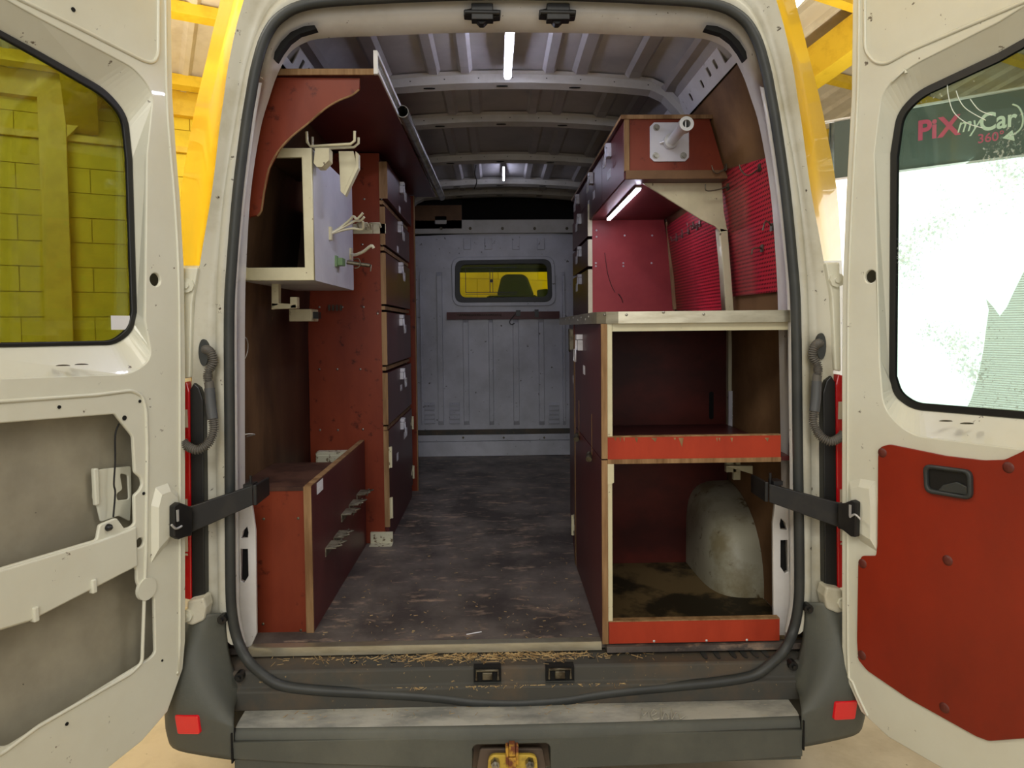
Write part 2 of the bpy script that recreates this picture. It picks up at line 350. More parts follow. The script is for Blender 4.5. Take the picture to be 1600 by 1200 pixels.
def meshmat():   # torn perforated film
    m = bpy.data.materials.new('perforated_film'); m.use_nodes = True; nt = m.node_tree; N = nt.nodes; L = nt.links
    out = N['Material Output']; N.remove(N['Principled BSDF'])
    t = N.new('ShaderNodeBsdfTransparent'); d = N.new('ShaderNodeBsdfDiffuse'); d.inputs[0].default_value = srgb(150, 165, 135)
    tc = N.new('ShaderNodeTexCoord'); wv = N.new('ShaderNodeTexWave'); wv.bands_direction = 'Z'; wv.inputs['Scale'].default_value = 60; L.new(tc.outputs['Object'], wv.inputs['Vector'])
    mr = N.new('ShaderNodeMapRange'); mr.inputs['To Min'].default_value = .25; mr.inputs['To Max'].default_value = .5; L.new(wv.outputs['Fac'], mr.inputs[0])
    mx = N.new('ShaderNodeMixShader'); L.new(mr.outputs[0], mx.inputs[0]); L.new(t.outputs[0], mx.inputs[1]); L.new(d.outputs[0], mx.inputs[2]); L.new(mx.outputs[0], out.inputs[0]); return m
M_film = meshmat()

# ------------------------------------------------------------------ the hall
def structure(name, mb, m): o = link(name, mb, m); tag(o, kind='structure'); return o
structure('floor', MB().box((-14, -6, -.1), (16, 20, 0)), M_conc)
WA = R(28)                                  # yellow block wall, turned against the van
WP = Plane((-3.95, 5.5, 0), (math.cos(WA), math.sin(WA), 0), (0, 0, 1))
wall = structure('wall_left', MB().pbox(WP, -5, 13, 0, 3.5, -.3, -.012), M_mortar)
bm_ = MB().box((.003, .003, -.012), (.497, .197, .0)); bme = None
cnt = 0
for row in range(17):
    for c in range(-2, 17):
        u = c * .5 + (.25 if row % 2 else 0)
        if cnt >= 298 or u > 7.6: continue
        cnt += 1
        if bme is None:
            bme = bm_.mesh('block'); bme.materials.append(M_block)
        o = bpy.data.objects.new('block', bme); COL.objects.link(o); o.parent = wall
        o.matrix_local = Matrix.Translation(-wall.location) @ WP.M @ Matrix.Translation((u, row * .2, random.uniform(-.002, .003)))
link('ledge', MB().pbox(WP, -4, 12, 3.0, 3.05, 0, .05), M_ybeam, wall)
link('column', MB().pbox(WP, .42, .60, 0, 3.5, 0, .16), M_ybeam, wall)
link('column', MB().pbox(WP, 5.3, 5.5, 0, 3.5, 0, .16), M_ybeam, wall)
link('haunch', MB().prism([WP.at(.50, 3.0, .02), WP.at(.60, 3.0, .02), WP.at(1.0, 3.5, .02), WP.at(.80, 3.5, .02)], WP.N * .12), M_ybeam, wall)
link('lintel', MB().pbox(WP, -4, 12, 3.30, 3.5, 0, .10), M_ybeam, wall)
# pitched roof of the hall: rises from the wall top towards the camera side
SL = R(17)
CP = Plane(WP.at(0, 3.5, 0), WP.U, WP.N * math.cos(SL) + Vector((0, 0, 1)) * math.sin(SL))   # v runs up the slope
mb = MB(); prof = []
u = -9.0
while u < 14:
    prof += [(u, 0), (u + .20, 0), (u + .23, .035), (u + .27, .035)]; u += .30
mb.loft([[CP.at(a, -.3, b) for a, b in prof], [CP.at(a, 11, b) for a, b in prof]], sm=False)
ceil = structure('ceiling', mb, M_sheet)
for i in range(9):
    link('purlin', MB().pbox(CP, -9, 14, .25 + i * .85, .33 + i * .85, .03, .13), M_ybeam, ceil)
for u0 in (.6, 6.6, 10.5):
    link('rafter', MB().pbox(CP, u0, u0 + .22, -.1, 10, .12, .42), M_ybeam if u0 != 10.5 else M_dark, ceil)
link('pipe', MB().tube([CP.at(4.0, 3.0, .3), CP.at(12.0, 5.2, .3)], .03), M_dark, ceil)
lamp = thing('strip_lamp', P(1246, 2, 5.2) + Vector((0, 0, .05)), 'glowing strip lamp hanging under the hall roof, above the right yellow pillar', 'lamp')
c0 = P(1246, 2, 5.2)
link('housing', MB().box((c0.x - .06, c0.y - .7, c0.z + .03), (c0.x + .06, c0.y + .7, c0.z + .09)), M_dark, lamp)
link('tube', MB().tube([c0 + Vector((0, -.68, 0)), c0 + Vector((0, .68, 0))], .03), M_tube, lamp)
link('rod', MB().tube([c0 + Vector((0, 0, .08)), c0 + Vector((0, 0, .5))], .006), M_dark, lamp)

# photo booth on the right: lit backdrop under a dark banner
BP = Plane((3.06, 5.0, 0), (.777, -.629, 0), (0, 0, 1))
u0 = -.72; u1 = 4.5
booth = thing('photo_backdrop', BP.at(0, 0, 0), 'tall white backlit backdrop wall seen through the right door window', 'backdrop')
zb = BP.uv(1450, 264)[1]; zt = BP.uv(1450, 163)[1]
link('panel', MB().pbox(BP, u0, u1, 0.0, zb, -.06, 0), M_back, booth)
link('frame', MB().pbox(BP, u0 - .03, u1, zb, zb + .015, -.06, .012).pbox(BP, u0 - .03, u0, 0, zb, -.06, .012), M_tape, booth)
ban = thing('banner', BP.at(0, zb, .02), 'dark teal banner with pink and white lettering above the white backdrop', 'banner')
link('sheet', MB().pbox(BP, u0 + .12, u1, zb + .016, zt, -.01, .0), M_banner, ban)
link('rod', MB().tube([BP.at(u0, zt, 0), BP.at(u1, zt, 0)], .012), M_steelL, ban)
t0 = BP.uv(1433, 219); text('lettering', 'Pi', BP, t0[0], t0[1], .19, M_pink, ban, .006, sx=.9)
t0 = BP.uv(1467, 214); text('lettering', 'X', BP, t0[0], t0[1], .19, M_pink, ban, .006, sx=.9)
t0 = BP.uv(1494, 208); text('lettering', 'my', BP, t0[0], t0[1], .15, M_wprint, ban, 0, .35, sx=.72)
t0 = BP.uv(1530, 205); text('lettering', 'Car', BP, t0[0], t0[1], .165, M_wprint, ban, .004, sx=.82)
t0 = BP.uv(1527, 224); text('lettering', '360°', BP, t0[0], t0[1], .085, M_pink, ban, .001, sx=.95)
ar = [BP.at(*BP.uv(*q), .003) for q in ((1582, 163), (1592, 168), (1598, 182), (1597, 197), (1588, 208), (1574, 214))]
mb = MB().tube(crom(ar, 4), .006, 6); a0 = BP.uv(1566, 216)
mb.prism([BP.at(a0[0], a0[1], .002), BP.at(a0[0] + .07, a0[1] - .03, .002), BP.at(a0[0] + .055, a0[1] + .045, .002)], BP.N * .002)
link('arrow', mb, M_wprint, ban)
tp = Plane(P(1322, 190, 5.6), (.9, -.43, 0), (0, 0, 1))
mb = MB(); a = P(1296, 191, 6.0); b_ = P(1352, 182, 5.9)
L0 = []; L1 = []
for i in range(25):
    t = i / 24; q = a.lerp(b_, t) + Vector((.0, .03 * math.sin(i * 1.9), 0)); L0.append(q); L1.append(Vector((q.x, q.y + .02 * math.sin(i * 2.7), P(1310, 284, 6.0).z)))
mb.loft([L0, [x.lerp(y, .5) + Vector((0, .03 * math.sin(i), 0)) for i, (x, y) in enumerate(zip(L0, L1))], L1])
o = link('plastic_sheet', mb, M_tarp); tag(o, 'creased grey plastic sheet hanging between the yellow pillar and the right door', 'sheet')
o.modifiers.new('solid', 'SOLIDIFY').thickness = .004

# ------------------------------------------------------------------ the van
van = thing('van', (XC, 3.9, 0), 'white and yellow panel van with both rear doors open, seen into its load bay', 'van')
def mirror(pts): return [Vector((2 * XC - p.x, p.y, p.z)) for p in pts]
ST = dict(
 F =[(388,1018),(380,960),(378,900),(377,700),(377,500),(379,415),(386,300),(401,200),(415,150),(428,112),(446,79),(470,61),(505,53),(600,49),(700,45),(800,44)],
 SI=[(378,1010),(368,960),(367,900),(365,700),(364,500),(367,415),(378,300),(391,200),(399,150),(407,108),(422,62),(445,30),(487,13),(580,5),(700,0),(800,-2)],
 CH=[(352,1000),(342,960),(340,900),(337,700),(337,500),(340,415),(350,300),(366,200),(375,150),(385,100),(403,45),(430,2),(480,-22),(580,-32),(700,-38),(800,-40)],
 CR=[(300,1000),(300,960),(299,900),(298,700),(303,500),(312,415),(331,300),(343,200),(350,150),(357,100),(375,20),(400,-35),(470,-68),(580,-80),(700,-86),(800,-88)],
 SL=[(276,1000),(274,960),(272,900),(272,700),(273,500),(277,415),(283,300),(299,200),(309,150),(321,100),(340,20),(365,-55),(455,-92),(580,-105),(700,-112),(800,-114)])
YD = dict(F=2.06, SI=1.975, CH=1.96, CR=1.935, SL=2.14)
LP = {k: crom([P(a, b, YD[k]) for a, b in v], 4) for k, v in ST.items()}
for k in LP: LP[k][-1].x = XC
def full(k): return LP[k] + mirror(LP[k])[::-1][1:]
def off(L, v): return [p + Vector(v) for p in L]
chm = [a.lerp(b, .45) + Vector((0, -.012, 0)) for a, b in zip(full('CH'), full('SI'))]
mb = MB().loft([off(full('F'), (0, .03, 0)), full('F'), full('SI'), off(full('SI'), (0, .03, 0)), ])
rf = link('door_frame', mb, M_flange, van)
mb = MB().loft([off(full('SI'), (0, .0, 0)), chm, full('CH'), off(full('CH'), (0, .012, 0)), [a.lerp(b, .5) + Vector((0, .006, 0)) for a, b in zip(full('CH'), full('CR'))], full('CR')])
link('pillar_panel', mb, M_white_dirty, van)
# body sides: yellow above the belt line, white below
nb = 4 * 5                      # station index of the belt line (415)
def side(sgn):
    m = (lambda L: L) if sgn < 0 else mirror
    CR_, SL_ = m(LP['CR']), m(LP['SL'])
    edge = [p.lerp(q, .16) for p, q in zip(CR_, SL_)]
    fw = [Vector((XC + (p.x - XC) * 1.02, 5.2, p.z)) for p in SL_]
    q = link('body_side', MB().loft([CR_[:nb + 1], edge[:nb + 1], SL_[:nb + 1], fw[:nb + 1]]), M_white_dirty, van)
    mb = MB().loft([CR_[nb:], edge[nb:]], 1); mb.loft([edge[nb:], SL_[nb:], fw[nb:]], 0)
    link('body_side', mb, [M_yellow, M_yellowdark], van, 'yellow painted upper body side' )
    # lower flank below the door opening
    b = SL_[0]; x = b.x
    link('flank', MB().box((min(x, x - sgn * .02), 2.16, .25), (max(x, x - sgn * .02), 5.2, b.z + .02)), M_white_dirty, van)
side(-1); side(1)
# crescent cut-outs of the upper corners
for s in (-1, 1):
    cp = [(428, 93), (430, 82), (440, 66), (455, 51), (475, 42), (492, 40), (495, 46), (485, 49), (468, 54), (452, 66), (440, 82), (432, 96)]
    q = [P(a, b, 2.005) for a, b in cp]
    if s > 0: q = mirror(q)
    c = sum(q, Vector()) / len(q)
    link('corner_slot', MB().add([p + Vector((0, -.004, -.0)) for p in q] + [p + Vector((0, .02, 0)) for p in q], [tuple(range(12))] + [(i, (i+1)%12, 12+(i+1)%12, 12+i) for i in range(12)]), M_void, rf)
# rubber seal round the opening
half = [(800,1098),(740,1096),(690,1090),(640,1086),(560,1082),(490,1078),(437,1070),(407,1051),(386,1030),(372,1002),(363,962),(360,900),(359,700),(358,500),(362,415),(371.5,300),(384,200),(392,150),(400,107),(415,58),(440,25),(485,6),(580,-2),(700,-7),(800,-9)]
L = crom([P(a, b, 1.955 if b < 1020 else 1.93) for a, b in half], 4); L[0].x = XC; L[-1].x = XC
link('door_seal', MB().tube(L + mirror(L)[::-1][1:-1], .0145, 10, closed=True), M_rubber, van)
# lower white corners beside the sill with their slotted cut-outs
for s in (-1, 1):
    pl = FRONT(2.035)
    o_ = [(372,1030),(372,800),(380,786),(389,783),(394,792),(399,830),(401,990),(388,1020)]
    h1 = [(376,842),(379,830),(386,823),(388,832),(387,840)]; h2 = [(376,858),(387,858),(388,900),(381,911),(375,908)]
    O, H1, H2 = pl.pts(o_), pl.pts(h1), pl.pts(h2)
    if s > 0: O, H1, H2 = [[(2*XC - a, b) for a, b in L] for L in (O, H1, H2)]
    plate('corner_bracket', pl, O, M_flange, van, [H1, H2], .012, .002)
    mb = MB()
    for h in (H1, H2): mb.add([pl.at(a, b, -.016) for a, b in rnd(h, .0001, 1)], [tuple(range(len(h) * 2))])
    tag(link('slot_shadow', mb, M_void, van), kind='stuff')

# floor of the load bay, edge strip, sill
ZF = .56
fl = link('floor_board', MB().box((-.83, 2.025, ZF - .018), (.92, 5.06, ZF)).box((.31, 1.99, ZF - .018), (.90, 2.026, ZF - .001)), M_floor, van)
x0 = P(388, 1012, 2.02).x; x1 = P(940, 1004, 2.02).x
link('edge_strip', MB().prism([(x0, 2.02, ZF + .002), (x0, 2.024, ZF + .003), (x0, 2.048, ZF + .003), (x0, 2.048, ZF), (x0, 2.025, ZF), (x0, 2.021, ZF - .022), (x0, 2.017, ZF - .022)], (x1 - x0, 0, 0)), M_alu, fl)
ZS = .533; xl, xr = -.80, .88
prof = [(2.075, ZS), (1.975, ZS), (1.966, ZS - .004), (1.962, .488), (1.955, .482), (1.945, .478), (1.945, .455), (1.985, .445), (1.985, .428), (1.86, .432)]
prof = [(2.045, ZS), (1.945, ZS), (1.938, ZS - .004), (1.934, .490), (1.922, .482), (1.922, .43), (1.97, .425)]
n = 15; loops = []
for y, z in prof:
    loops.append([Vector((xl + (xr - xl) * i / (n - 1), y, z)) for i in range(n)])
link('sill', MB().loft(loops, sm=False), M_sill, van, bevel=.003)
for i, px in enumerate((1145, 1162, 1179, 1196, 1120, 1100)):            # oval tread pads at the right end
    q = P(px, 1028, 1.98); link('tread_pad', MB().prism([Vector((q.x + a * .7, 1.985 + b, ZS + .0015)) for a, b in circ(0, 0, .011, 12, .03)], (.0, 0, .003)), M_rubber, van)
for px in (553, 615, 925):
    q = P(px, 1031, 1.98); link('sill_slot', MB().box((q.x - .009, 1.975, ZS - .001), (q.x + .009, 1.981, ZS + .0015)), M_void, van)
def striker(px0, px1, py0, py1):
    a = P(px0, py0, 1.936); b = P(px1, py1, 1.934)
    mb = MB().box((a.x, 1.929, b.z), (b.x, 1.942, ZS + .0012)).box((a.x, 1.93, ZS - .002), (b.x, 1.957, ZS + .0015))
    o = link('striker_pocket', mb, M_void, van)
    cx = (a.x + b.x) / 2
    link('striker', MB().tube([(cx - .03, 1.926, b.z + .006), (cx - .03, 1.926, ZS - .004), (cx + .03, 1.926, ZS - .004), (cx + .03, 1.926, b.z + .006)], .004, 6), M_oldsteel, o)
    link('striker_block', MB().box((cx - .014, 1.920, b.z + .008), (cx + .014, 1.935, ZS - .008)), M_oldsteel, o, bevel=.002)
    link('lip', MB().box((a.x, 1.925, b.z - .003), (b.x, 1.936, b.z)), M_rubber, o)
striker(740, 783, 1038, 1063); striker(852, 897, 1038, 1061)

# bumper
xa = P(365, 1130, 1.84).x; xb = 2 * XC - xa
prof = [(1.98, .430), (1.94, .430), (1.855, .426), (1.838, .421), (1.830, .412), (1.827, .390)]
def bump_loop(L, n=40):
    out = []
    for y, z in L:
        row = []
        for i in range(n + 1):
            x = xa + (xb - xa) * i / n; t = 2 * i / n - 1
            row.append(Vector((x, y + .012 * t * t, z + (.006 * t * t if z < .40 else 0))))
        out.append(row)
    return out
bl = bump_loop(prof)
hx0, hx1, hz = P(738, 1180, 1.825).x, P(860, 1180, 1.825).x, P(800, 1164, 1.825).z
mb = MB().loft(bl[:6], sm=True)
bump = link('bumper', mb, M_bump, van)
link('bumper_step', MB().loft([[p + Vector((0, 0, .0015)) for p in r] for r in bump_loop([(1.96, .430), (1.94, .430), (1.855, .426), (1.840, .4218)])]), M_bumptop, bump)
def zb_(px, py): return P(px, py, 1.83).z
zl = [P(365, 1186, 1.83).z, P(500, 1194, 1.83).z, P(735, 1199, 1.83).z]; zr_ = [P(865, 1199, 1.83).z, P(1100, 1192, 1.83).z, P(1240, 1182, 1.83).z]
hole = [(hx0, .29), (hx0, hz - .012), (hx0 + .004, hz - .004), (hx0 + .012, hz), (hx1 - .012, hz), (hx1 - .004, hz - .004), (hx1, hz - .012), (hx1, .29)]
o_ = [(xa, .398), (xb, .398), (xb, zr_[2]), (P(1100, 1192, 1.83).x, zr_[1]), (hx1 + .01, zr_[0] - .004), (hx1, zr_[0] - .004)] + hole[::-1][1:-1] + [(hx0, zl[2] - .004), (hx0 - .01, zl[2] - .004), (P(500, 1194, 1.83).x, zl[1]), (xa, zl[0])]
link('bumper_face', plate_mesh(FRONT(1.8285), o_, (), .016, .003), M_bump, bump)
link('bumper_underside', MB().box((xa, 1.84, .31), (hx0, 1.98, .345)).box((hx1, 1.84, .31), (xb, 1.98, .345)), M_bump, bump)['kind'] = 'stuff'
link('recess_back', MB().box((hx0 - .02, 1.90, .27), (hx1 + .02, 1.91, .40)), M_brown, bump)
pl = FRONT(1.86)
plate('recess_frame', pl, rnd(pl.pts([(750, 1170), (848, 1170), (856, 1215), (742, 1215)]), .008), M_brown, bump, (), .012, .003)
hitch = link('tow_plate', plate_mesh(FRONT(1.83), rnd(FRONT(1.83).pts([(763, 1180), (839, 1180), (841, 1225), (761, 1225)]), .02), (), .012, .002), M_hitch, van, 'yellow tow hitch plate under the bumper')
a = P(800, 1165, 1.81)
mb = MB().box((a.x - .010, 1.80, .26), (a.x + .010, 1.85, a.z - .028)).box((a.x - .017, 1.805, a.z - .05), (a.x - .009, 1.85, a.z - .003)).box((a.x + .009, 1.805, a.z - .05), (a.x + .017, 1.85, a.z - .003)).box((a.x - .008, 1.801, a.z - .025), (a.x + .008, 1.85, a.z + .002))
link('coupling_arm', mb, M_rust, hitch, bevel=.002)
for px in (774, 828): q = P(px, 1193, 1.82); link('bolt', MB().tube([(q.x, 1.83, q.z), (q.x, 1.81, q.z)], .012, 6).tube([(q.x, 1.81, q.z), (q.x, 1.803, q.z)], .006, 8), M_steel, hitch)
scr = MB()
for L_ in (((1001,1124),(1003,1108),(1005,1118),(1012,1112),(1014,1122)), ((1018,1118),(1026,1114),(1022,1109),(1017,1116),(1022,1124),(1030,1122)), ((1033,1106),(1034,1124),(1038,1114),(1043,1116),(1045,1123)), ((1050,1108),(1050,1124),(1055,1114),(1061,1116),(1063,1123),(1070,1118))):
    q = []
    for a, b in L_:
        d = ray(a, b); v = CAM + d * ((.4305 - EYE) / d.z); q.append(v)
    scr.tube(crom(q, 4), .0018, 5)
tag(link('dust_scribble', scr, M_tape2, bump), kind='stuff')
# bumper corners
def corner(s):
    rows = [
     [(352,958,1.955),(353,985,1.955),(356,1010,1.955),(363,1040,1.95),(372,1065,1.945),(373,1085,1.94),(366,1099,1.935)],
     [(340,958,1.935),(338,985,1.93),(340,1012,1.925),(348,1045,1.92),(359,1075,1.91),(366,1094,1.905),(365,1106,1.90)],
     [(322,960,1.915),(317,990,1.905),(317,1020,1.895),(324,1055,1.875),(336,1085,1.86),(352,1108,1.852),(365,1120,1.855)],
     [(302,966,1.92),(295,1000,1.90),(293,1035,1.875),(299,1070,1.855),(312,1098,1.842),(338,1121,1.835),(365,1132,1.834)],
     [(284,974,1.95),(273,1010,1.92),(267,1050,1.89),(266,1085,1.865),(278,1110,1.848),(318,1127,1.836),(365,1139,1.830)],
     [(278,984,2.08),(264,1030,2.03),(259,1075,1.97),(258,1110,1.91),(266,1142,1.872),(314,1153,1.842),(365,1157,1.829)],
     [(280,1004,2.25),(268,1060,2.15),(262,1110,2.05),(262,1140,1.96),(271,1168,1.895),(318,1180,1.85),(365,1187,1.832)]]
    g = [crom([P(*q) for q in r], 4) for r in rows]
    cols = [crom([g[i][j] for i in range(len(g))], 3) for j in range(len(g[0]))]
    if s > 0: cols = [mirror(c) for c in cols]
    o = link('bumper_corner', MB().loft(cols), M_bump, van); md = o.modifiers.new('solid', 'SOLIDIFY'); md.thickness = .004; md.offset = 0
    pts = [(275,1115),(311,1117),(314,1146),(280,1145)]
    q = [P(a, b, Y_) for (a, b), Y_ in zip(pts, (1.8535, 1.834, 1.833, 1.8545))]
    if s > 0: q = mirror(q)
    nn = (q[1] - q[0]).cross(q[3] - q[0]).normalized(); nn = nn if nn.y < 0 else -nn
    rp = Plane(q[0], q[1] - q[0], nn.cross(q[1] - q[0]))
    uv = [((k - rp.O).dot(rp.U), (k - rp.O).dot(rp.V)) for k in q]
    plate('reflector', rp, rnd(uv, .007), M_reflect, o, (), .014, .002, w=.007, label='small red reflector')
    for a, b, Y in ((347, 968, 1.935), (374, 1058, 1.925)):
        mb = MB(); c = P(a, b, Y); c = mirror([c])[0] if s > 0 else c
        mb.tube([c + Vector((0, .02, 0)), c + Vector((0, -.004, 0))], .013, 10); mb.tube([c + Vector((0, 0, 0)), c + Vector((0, -.012, 0))], .006, 6)
        link('fixing_clip', mb, M_black, o)
corner(-1); corner(1)
link('rear_panel', MB().box((-.86, 1.965, .30), (.96, 1.985, .47)), M_rubber, van)
for x_ in (xa, xb): link('bumper_seam', MB().box((x_ - .002, 1.822, .345), (x_ + .002, 1.85, .425)), M_void, bump)

# tail lights
for s in (-1, 1):
    A = [(296,610),(303,598),(311,606),(317,625),(320,930),(303,938),(299,936)]
    pts = [P(a, b, 1.93) for a, b in A]; pts = mirror(pts) if s > 0 else pts
    tl = link('tail_light', MB().prism(pts, (0, .04, 0)), M_black, van, bevel=.003)
    A = [(280,600),(292,596),(296,612),(299,938),(280,934)]
    pts = [P(a, b, 1.925) for a, b in A]; pts = mirror(pts) if s > 0 else pts
    link('lens', MB().prism(pts, (0, .05, 0)), M_tail, tl, bevel=.003)
    for y0, y1 in ((640, 668), (865, 868), (780, 862)):
        pts = [P(a, b, 1.923) for a, b in ((281, y0), (292.5, y0), (293.5, y1), (281, y1))]; pts = mirror(pts) if s > 0 else pts
        link('clear_lens', MB().prism(pts, (0, .01, 0)), M_tailclear, tl)
    # corner foot and hinges on the pillar
    A = [(292,940),(318,934),(322,950),(318,970),(300,978),(290,975)]
    pts = [P(a, b, 1.90) for a, b in A]; pts = mirror(pts) if s > 0 else pts
    link('pillar_foot', MB().prism(pts, (0, .05, 0)), M_white_dirty, van, bevel=.006)
    for px, py, r in ((291, 962, .017), (292, 446, .020)):
        c = P(px, py, 1.895 if py > 900 else 1.915); c = mirror([c])[0] if s > 0 else c
        link('hinge_bolt', MB().tube([c + Vector((0, .03, 0)), c + Vector((0, -.004, 0))], r, 8).tube([c, c + Vector((0, -.010, 0))], r * .45, 6), M_white, van, bevel=.002)
    pts = [P(a, b, 1.92) for a, b in ((286,418),(309,418),(300,475),(297,590),(287,592))]; pts = mirror(pts) if s > 0 else pts
    link('hinge_panel', MB().prism(pts, (0, .03, 0)), M_white, van, bevel=.004)
    # cable hose
    path = [(a, b, Y - .025) for a, b, Y in [(318,548,1.99),(323,546,1.965),(330,552,1.955),(333,566,1.955),(326,580,1.955),(325,592,1.95),(327,602,1.95),(329,630,1.945),(332,652,1.94),(334,668,1.935),(330,684,1.93),(322,696,1.92),(308,703,1.91),(294,698,1.91),(286,690,1.91)]]
    c = crom([P(*q) for q in path], 20); c = mirror(c) if s > 0 else c
    rs = []
    for i, p in enumerate(c):
        k = i / 20
        rs.append((.0085, .0085, .0128, .0128)[i % 4] if (k < 5.5 or k > 8) else .0125)
    hose = link('cable_hose', MB().tube(c, rs, 10), M_hose, van)
    c2 = c[124:164]
    link('sleeve', MB().tube(c2, .0138, 12), M_hosepl, hose)
    g = P(318, 551, 1.945); g = mirror([g])[0] if s > 0 else g
    mb = MB(); mb.prism([g + Vector((a, .02, b)) for a, b in circ(0, 0, .013, 16, .037)], (0, -.022, 0)); link('grommet', mb, M_rubber, hose)

# roof skin, ribs, bows
def roofz(x):
    t = abs(x - XC); 
    return 2.462 - .035 * (t / .6) ** 2 - (max(0, t - .58) * .9 if t > .58 else 0)
xs = [XC + (-.78 + 1.56 * i / 32) for i in range(33)]
mb = MB().loft([[Vector((x, y, roofz(x))) for x in xs] for y in (2.07, 2.6, 3.2, 4.0, 5.0, 6.6)])
roof = link('roof_panel', mb, M_roof, van); roof.modifiers.new('solid', 'SOLIDIFY').thickness = -.004
bows = [2.76, 3.27, 4.0, 4.66, 5.0]
bays = [(2.14, 2.70), (2.82, 3.21), (3.33, 3.94), (4.06, 4.60), (4.70, 4.96)]
for bi, (y0, y1) in enumerate(bays):
    rx = (-.60, -.43, -.24, -.12, .20, .32, .52, .66) if bi != 1 else (-.62, -.46, -.20, -.09, .16, .27, .47, .6)
    for x in rx:
        x += XC - .04; z = roofz(x) - .001; wd = .028 if abs(x) < .3 else .036
        pr = [(-wd, 0), (-wd * .55, -.010), (wd * .55, -.010), (wd, 0)]
        link('roof_rib', MB().loft([[Vector((x + a, y, z + b * k)) for a, b in pr] for y, k in ((y0, .1), (y0 + .04, 1), (y1 - .05, 1), (y1, 1.6))], sm=False), M_roof, roof)
for bi, y in enumerate(bows):
    h = .040; d = .05
    bx = [XC - .70 + 1.40 * i / 28 for i in range(29)]
    dz = .0 if bi < 4 else .0
    def rz(x): return roofz(x) - .004
    loops = [[Vector((x, y + a, rz(x) + b)) for x in bx] for a, b in ((-d, 0), (-.036, -.010), (-.032, -h), (.012, -h - .010), (.03, -h - .004), (.034, -.010), (.05, 0))]
    bo = link('roof_bow', MB().loft(loops, sm=False), M_bow, van)
    mb = MB()
    for k in range(-4, 5):
        x = XC + k * .13 + .02; z = rz(x) - .022
        mb.prism([Vector((x + a, y - .0345, z + b)) for a, b in circ(0, 0, .003, 8)], (0, .002, 0))
    for k in (-.30, -.02, .26):
        x = XC + k; mb.prism([Vector((x + a, y - .012 + b, rz(x) - h - .0055)) for a, b in circ(0, 0, .022, 12, .005)], (0, 0, -.003))
    tag(link('bow_holes', mb, M_void, bo), kind='stuff')
# cantrail (punched side rails under the roof)
for s in (-1, 1):
    X = XC + s * .735
    q0 = Vector((XC + s * .640, 2.10, 2.385)); q1 = Vector((XC + s * .690, 2.10, 2.285))
    pl = Plane(q1, (0, s * 1.0, 0) if s < 0 else (0, 1, 0), q0 - q1)
    sgn = -1 if s < 0 else 1
    def U(a): return sgn * a
    Ln = 2.9
    outer = [(U(0), 0), (U(Ln), 0), (U(Ln), .105), (U(0), .105)]
    holes = []
    for a, b, r1, r2 in ((.10, .055, .035, .03), (.20, .05, .012, .016), (.27, .05, .012, .016), (.36, .04, .010, .014), (.50, .04, .010, .014), (.66, .055, .02, .014), (.9, .05, .012, .016), (1.2, .05, .03, .02), (1.5, .05, .012, .016), (1.9, .05, .02, .016)):
        holes.append(rnd(rect(U(a) - r1, U(a) + r1, b - r2, b + r2), .006, 3))
    plate('side_rail', pl, outer, M_flange, van, holes, .003, 0, w=0 if s > 0 else 0)
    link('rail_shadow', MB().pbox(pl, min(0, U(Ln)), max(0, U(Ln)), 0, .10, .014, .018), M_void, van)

# header door catches
for px in (753.5, 871.5):
    mb = MB(); Y = 1.985
    def q(a, b, Y): v = P(px + a, b, Y); return v
    mb.prism([q(-29, 15, Y), q(-14, 12, Y), q(14, 14, Y), q(29, 15, Y), q(28, 26, Y), q(15, 27, Y), q(10, 29, Y), q(2, 37, Y), q(-4, 37, Y), q(-12, 28, Y), q(-16, 25, Y), q(-29, 24, Y)], (0, .03, 0))
    mb.box(tuple(q(-17, 30, Y - .012)), tuple(q(17, 13, Y + .02) ), None)
    mb.tube([q(-27, 19, Y - .008), q(27, 20, Y - .008)], .0075, 8)
    link('door_catch', mb, M_blackm, van, bevel=.002)

# wall linings
profR = [(.748, 2.285), (.765, 2.23), (.795, 2.13), (.835, 1.98), (.873, 1.72), (.893, 1.47), (.895, 1.2), (.895, ZF)]
profL = [(2 * XC - a - .01, b) for a, b in profR]
def wallx(z, s=1):
    for (a, b), (c, d) in zip(profR, profR[1:]):
        if d <= z <= b or z > b: t = (z - b) / (d - b); x = a + (c - a) * t; return x if s > 0 else 2 * XC - x - .01
    return profR[-1][0] if s > 0 else 2 * XC - profR[-1][0] - .01
def lining(pr, y0, y1, m, name='wall_lining', d=.006):
    L = crom([Vector((a, 0, b)) for a, b in pr], 4); sg = 1 if pr[0][0] > 0 else -1
    lo = [[p + Vector((e, y, 0)) for p in L] for y, e in ((y0, sg * d), (y0, 0), (y1, 0), (y1, sg * d))]
    return link(name, MB().loft(lo), m, van)
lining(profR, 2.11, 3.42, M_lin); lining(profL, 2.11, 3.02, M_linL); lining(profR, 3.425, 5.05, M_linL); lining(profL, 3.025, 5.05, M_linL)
q = [P(1145, 117, 2.36), P(1157, 153, 2.36), P(1172, 135, 2.22), P(1160, 104, 2.22)]
pl = Plane(q[1], q[2] - q[1], q[0] - q[1])
du, dv = (q[2] - q[1]).length, (q[0] - q[1]).length
link('info_sticker', MB().pbox(pl, 0, du, 0, dv, .000, .0015).pbox(pl, du * .1, du * .75, dv * .72, dv * .92, .0015, .002, 1), [M_tape, M_oldsteel], van)

